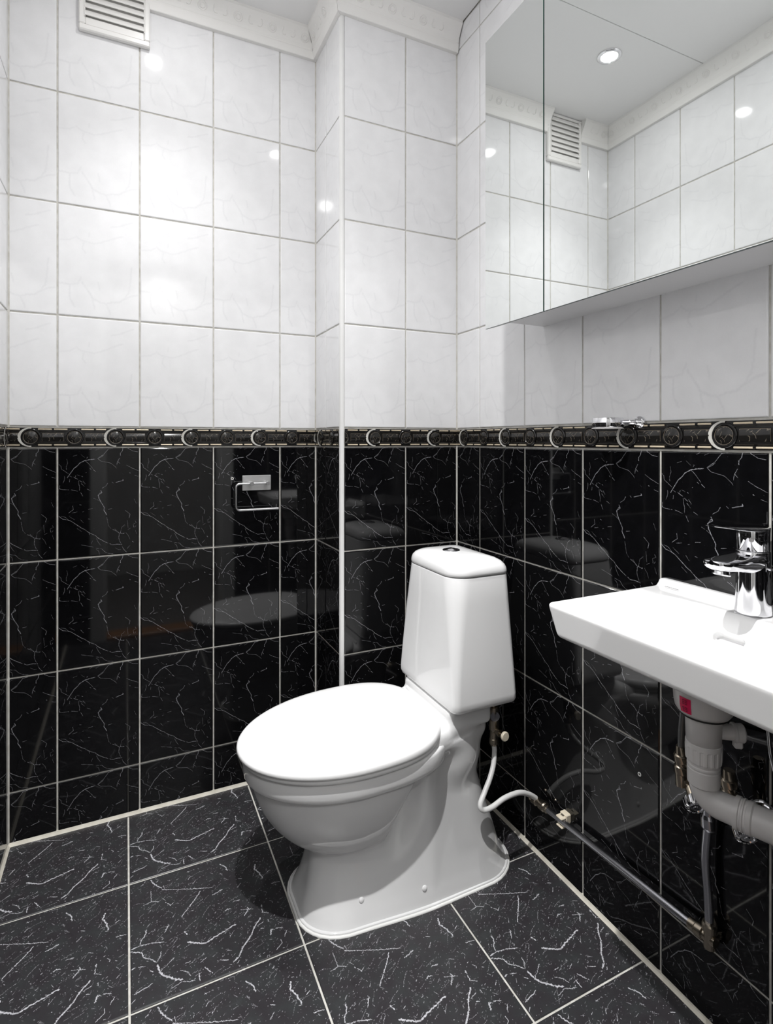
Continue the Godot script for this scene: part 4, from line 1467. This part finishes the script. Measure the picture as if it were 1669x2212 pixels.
# ---------------------------------------------------------------- wall things
func build_cabinet() -> void:
	var z0 := 0.6175
	var zs := 0.8250
	var z1 := 1.4300
	var y0 := 1.3365
	var y1 := 2.0340
	var t := thing("mirror_cabinet", Vector3(XR, 1.3546, (z0 + z1) / 2), "white wall cabinet with two frameless mirror doors above basin", "cabinet")
	var off := -t.position
	var g := Geo.new()
	g.box(Vector3(MX + 0.022, 1.3546, z0 + 0.0150), Vector3(XR - 0.0005, 2.014, z1 - 0.012), 0.0015, Transform3D(Basis(), off))
	part(g, "body", mats.lacquer, t)
	for d in [[z0, zs - 0.0016], [zs + 0.0016, z1]]:
		g = Geo.new()
		g.box(Vector3(MX + 0.0052, y0 + 0.004, d[0] + 0.004), Vector3(MX + 0.0205, y1 - 0.004, d[1] - 0.004), 0.001, Transform3D(Basis(), off))
		var o := part(g, "door", mats.lacquer, t)
		g = Geo.new()
		g.box(Vector3(MX + 0.0006, y0, d[0]), Vector3(MX + 0.0052, y1, d[1]), 0.0, Transform3D(Basis(), off))
		part(g, "glass_edge", mats.glass_edge, o)
		g = Geo.new()
		g.box(Vector3(MX, y0 + 0.0004, d[0] + 0.0004), Vector3(MX + 0.0007, y1 - 0.0004, d[1] - 0.0004), 0.0, Transform3D(Basis(), off))
		var mir := part(g, "mirror_glass", mats.mirror, o)
		mir.set_meta("label", "mirror glass")

func build_vent() -> void:
	var x0 := 0.1650
	var x1 := 0.3435
	var y0 := 2.1875
	var y1 := 2.3815
	var c := Vector3((x0 + x1) / 2, y0, 0.0025)
	var t := thing("air_vent", c, "white slatted air vent cover high on the back wall", "vent")
	var hw := (x1 - x0) / 2
	var h := y1 - y0
	var g := Geo.new()
	for b in [[Vector3(-hw, 0, 0), Vector3(hw, 0.0165, 0.016)], [Vector3(-hw, h - 0.010, 0), Vector3(hw, h, 0.016)], [Vector3(-hw, 0.0165, 0), Vector3(-hw + 0.0165, h - 0.010, 0.016)], [Vector3(hw - 0.0155, 0.0165, 0), Vector3(hw, h - 0.010, 0.016)]]:
		g.box(b[0], b[1], 0.003)
	part(g, "frame", mats.vent, t)
	g = Geo.new()
	g.box(Vector3(-hw + 0.010, 0.012, 0), Vector3(hw - 0.010, h - 0.006, 0.0035))
	part(g, "backing", mats.vent, t)
	g = Geo.new()
	g.box(Vector3(-hw + 0.0165, 0.0165, 0.003), Vector3(hw - 0.0155, 0.038, 0.0125), 0.0015)
	part(g, "lower_panel", mats.vent, t)
	for k in 7:
		var y := 0.0395 + k * 0.0205
		g = Geo.new()
		var rings := []
		for e in [-hw + 0.0150, hw - 0.0140]:
			rings.append(PackedVector3Array([Vector3(e, y + 0.0185, 0.0105), Vector3(e, y + 0.0030, 0.0190), Vector3(e, y, 0.0195), Vector3(e, y - 0.001, 0.0180), Vector3(e, y + 0.0150, 0.0085)]))
		g.loft(rings, true, -1)
		part(g, "slat", mats.vent, t)
	for s in [-1, 1]:
		g = Geo.new()
		var x: float = s * (hw - 0.0150)
		g.box(Vector3(x - 0.0013, 0.035, 0.003), Vector3(x + 0.0013, h - 0.012, 0.0185), 0.0008)
		part(g, "side_cheek", mats.vent, t)

func build_paper_holder() -> void:
	var c := Vector3(0.6495, 0.934, 0.0028)
	var t := thing("toilet_paper_holder", c, "brushed steel toilet paper holder, empty, on black back wall tile", "paper holder")
	var g := Geo.new()
	g.box(Vector3(-0.0445, -0.0235, 0), Vector3(0.0445, 0.0235, 0.0035), 0.0012)
	part(g, "back_plate", mats.plate, t)
	var z := 0.034
	for x in [-0.0225, 0.0265]:
		g = Geo.new()
		g.lathe([Vector2(0, 0.003), Vector2(0.0052, 0.003), Vector2(0.0052, 0.034), Vector2(0.0064, 0.0345), Vector2(0.0064, 0.0405), Vector2(0.0058, 0.0412), Vector2(0, 0.0412)], about(Vector3(x, 0.0005, 0), Vector3(0, 0, 1)), 24, true)
		part(g, "peg", mats.steel, t)
	g = Geo.new()
	var path := [Vector3(0.0265, 0.0005, z)]
	var xl := -0.0690
	var yb := -0.0790
	for k in 9:
		var a := PI / 2 * k / 8
		path.append(Vector3(xl + 0.012 - 0.012 * sin(a), 0.0005 - 0.012 * (1 - cos(a)), z))
	for k in 9:
		var a := PI / 2 * k / 8
		path.append(Vector3(xl + 0.012 * (1 - cos(a)), yb + 0.012 - 0.012 * sin(a), z))
	path.append(Vector3(0.0600, yb, z))
	g.tube(path, 0.0036, 14)
	part(g, "bar", mats.steel, t)
	g = Geo.new()
	g.tube([Vector3(0.0535, yb, z), Vector3(0.0535, yb + 0.0135, z)], 0.0013, 10)
	part(g, "stop_pin", mats.steel, t)

func build_small_things() -> void:
	# old screw plugs left in the tiles
	for s in [["screw_plug", Vector3(0.5755, 0.9490, 0.0024), Vector3(0, 0, 1), "white screw plug in the tile left of the paper holder"], ["screw_plug", Vector3(XR - 0.0024, 0.3765, 0.9235), Vector3(-1, 0, 0), "white screw plug in the black tile below the basin"]]:
		var t := thing(s[0], s[1], s[3], "screw plug", "old screw plugs in the tiles")
		var g := Geo.new()
		g.lathe([Vector2(0.0022, 0.0), Vector2(0.0042, 0.0), Vector2(0.0044, 0.001), Vector2(0.0040, 0.0017), Vector2(0.0024, 0.0017), Vector2(0.0022, 0.0)], about(Vector3.ZERO, s[2]), 18)
		part(g, "collar", mats.sealant, t)
		g = Geo.new()
		g.lathe([Vector2(0, 0.0), Vector2(0.0023, 0.0), Vector2(0.0023, 0.0006), Vector2(0, 0.0008)], about(Vector3.ZERO, s[2]), 14)
		part(g, "core", mats.dark_gap, t)
	# tumbler holder ring on the sink wall
	var p := Vector3(XR - 0.0028, 1.103, 0.925)
	var t := thing("tumbler_holder", p, "chrome tumbler holder ring fixed to wall over relief border", "holder")
	var g := Geo.new()
	g.lathe([Vector2(0, 0), Vector2(0.013, 0), Vector2(0.013, 0.004), Vector2(0.011, 0.006), Vector2(0.0075, 0.008), Vector2(0.0065, 0.014), Vector2(0, 0.014)], about(Vector3.ZERO, Vector3.LEFT), 28)
	g.tube(curve([Vector3(-0.006, 0, 0), Vector3(-0.018, 0, -0.006), Vector3(-0.026, 0, -0.022)], 0.004), 0.0055, 14)
	part(g, "mount", mats.chrome, t)
	g = Geo.new()
	var c := Vector3(-0.040, 0, -0.048)
	g.lathe([Vector2(0.0285, -0.010), Vector2(0.0310, -0.010), Vector2(0.0314, -0.0095), Vector2(0.0314, 0.0095), Vector2(0.0310, 0.010), Vector2(0.0285, 0.010), Vector2(0.0282, 0.0095), Vector2(0.0282, -0.0095), Vector2(0.0285, -0.010)], Transform3D(Basis(), c), 48)
	part(g, "ring", mats.chrome, t)
	g = Geo.new()
	g.lathe([Vector2(0, -0.0128), Vector2(0.0315, -0.0128), Vector2(0.0320, -0.0122), Vector2(0.0315, -0.0112), Vector2(0, -0.0112)], Transform3D(Basis(), c), 48)
	part(g, "base_disc", mats.plastic, t)
	# thin hook rod behind the tap
	p = Vector3(XR - 0.0028, 0.856, 1.235)
	t = thing("towel_hook", p, "thin chrome hook rod on the wall right behind the tap", "hook")
	g = Geo.new()
	g.tube([Vector3(-0.012, 0.0, -0.062), Vector3(-0.012, 0.0, 0.05)], 0.0022, 12)
	g.tube([Vector3(0.0, 0.0, 0.02), Vector3(-0.012, 0.0, 0.02)], 0.0022, 12)
	part(g, "rod", mats.chrome, t)
	g = Geo.new()
	g.lathe([Vector2(0, 0), Vector2(0.012, 0), Vector2(0.012, 0.003), Vector2(0.010, 0.004), Vector2(0, 0.004)], about(Vector3(0, 0, 0.02), Vector3.LEFT), 24)
	part(g, "rosette", mats.chrome, t)

func build_lamps() -> void:
	# recessed ceiling spots; the light itself sits just under each lens
	var where := [Vector3(0.368, YC, 0.348), Vector3(0.394, YC, 1.205), Vector3(0.900, YC, 0.775), Vector3(0.55, 2.42, 2.85)]
	var labels := ["recessed ceiling spot near the back wall, seen in the mirror", "recessed ceiling spot over the room's front left", "recessed ceiling spot over the toilet", "recessed ceiling spot in the hall behind the camera"]
	var beam := [0.55, 3.6, 0.8, 0.3]      # narrow part of each lamp's light
	var spread := [0.13, 0.68, 0.03, 1.25] # part scattered by its lens
	for k in 4:
		var t := thing("ceiling_light", where[k], labels[k], "ceiling light", "recessed ceiling spots")
		var g := Geo.new()
		g.lathe([Vector2(0.0270, 0.0), Vector2(0.0400, 0.0), Vector2(0.0405, -0.0015), Vector2(0.0385, -0.0040), Vector2(0.0300, -0.0052), Vector2(0.0275, -0.0040), Vector2(0.0270, 0.0)], Transform3D(), 40)
		part(g, "ring", mats.chrome, t)
		g = Geo.new()
		g.lathe([Vector2(0, -0.0002), Vector2(0.0272, -0.0002), Vector2(0.0272, -0.0022), Vector2(0, -0.0034)], Transform3D(), 32)
		part(g, "lamp_lens", mats.glow, t)
		var l := SpotLight3D.new()
		l.name = "lamp_light"
		t.add_child(l)
		l.position = Vector3(0, -0.018, 0)
		l.rotation_degrees = Vector3(-90, 0, 0)
		l.spot_angle = 44.0
		l.spot_angle_attenuation = 1.0
		l.spot_range = 6.0
		l.spot_attenuation = 2.0
		l.light_size = 0.013
		l.light_color = Color(1.0, 0.997, 0.995)
		l.light_energy = beam[k]
		l.shadow_enabled = true
		# the frosted lens spreads part of the light widely
		var w := AreaLight3D.new()
		w.name = "lens_light"
		t.add_child(w)
		w.position = Vector3(0, -0.0062, 0)
		w.rotation_degrees = Vector3(-90, 0, 0)
		w.area_size = Vector2(0.036, 0.036)
		w.area_normalize_energy = true
		w.area_range = 6.0
		w.area_attenuation = 2.0
		w.light_color = Color(1.0, 0.997, 0.995)
		w.light_energy = spread[k]
		w.shadow_enabled = true


func _ready() -> void:
	# camera: level, turned right, lens shifted down
	var cam := Camera3D.new()
	cam.name = "camera"
	add_child(cam)
	cam.position = Vector3(0.28153, 1.06534, 1.72823)
	cam.rotation = Vector3(0, -0.4416, 0)
	var near := 0.05
	cam.projection = Camera3D.PROJECTION_FRUSTUM
	cam.keep_aspect = Camera3D.KEEP_HEIGHT
	cam.size = near * 2212.0 / 1189.88
	cam.frustum_offset = Vector2(0, -(1106.0 - 951.75) / 1189.88 * near)
	cam.near = near
	cam.far = 30.0
	cam.current = true
	var we := WorldEnvironment.new()
	we.name = "environment"
	var env := Environment.new()
	env.background_mode = Environment.BG_COLOR
	env.background_color = Color(0.02, 0.02, 0.02)
	env.ambient_light_source = Environment.AMBIENT_SOURCE_DISABLED
	env.tonemap_mode = Environment.TONE_MAPPER_LINEAR
	env.tonemap_exposure = 1.08
	env.sdfgi_enabled = true
	env.ssao_enabled = true
	env.ssil_enabled = true
	we.environment = env
	add_child(we)
	make_materials()
	build_lamps()
	build_shell()
	build_toilet()
	build_toilet_supply()
	build_sink()
	build_cabinet()
	build_vent()
	build_paper_holder()
	build_small_things()
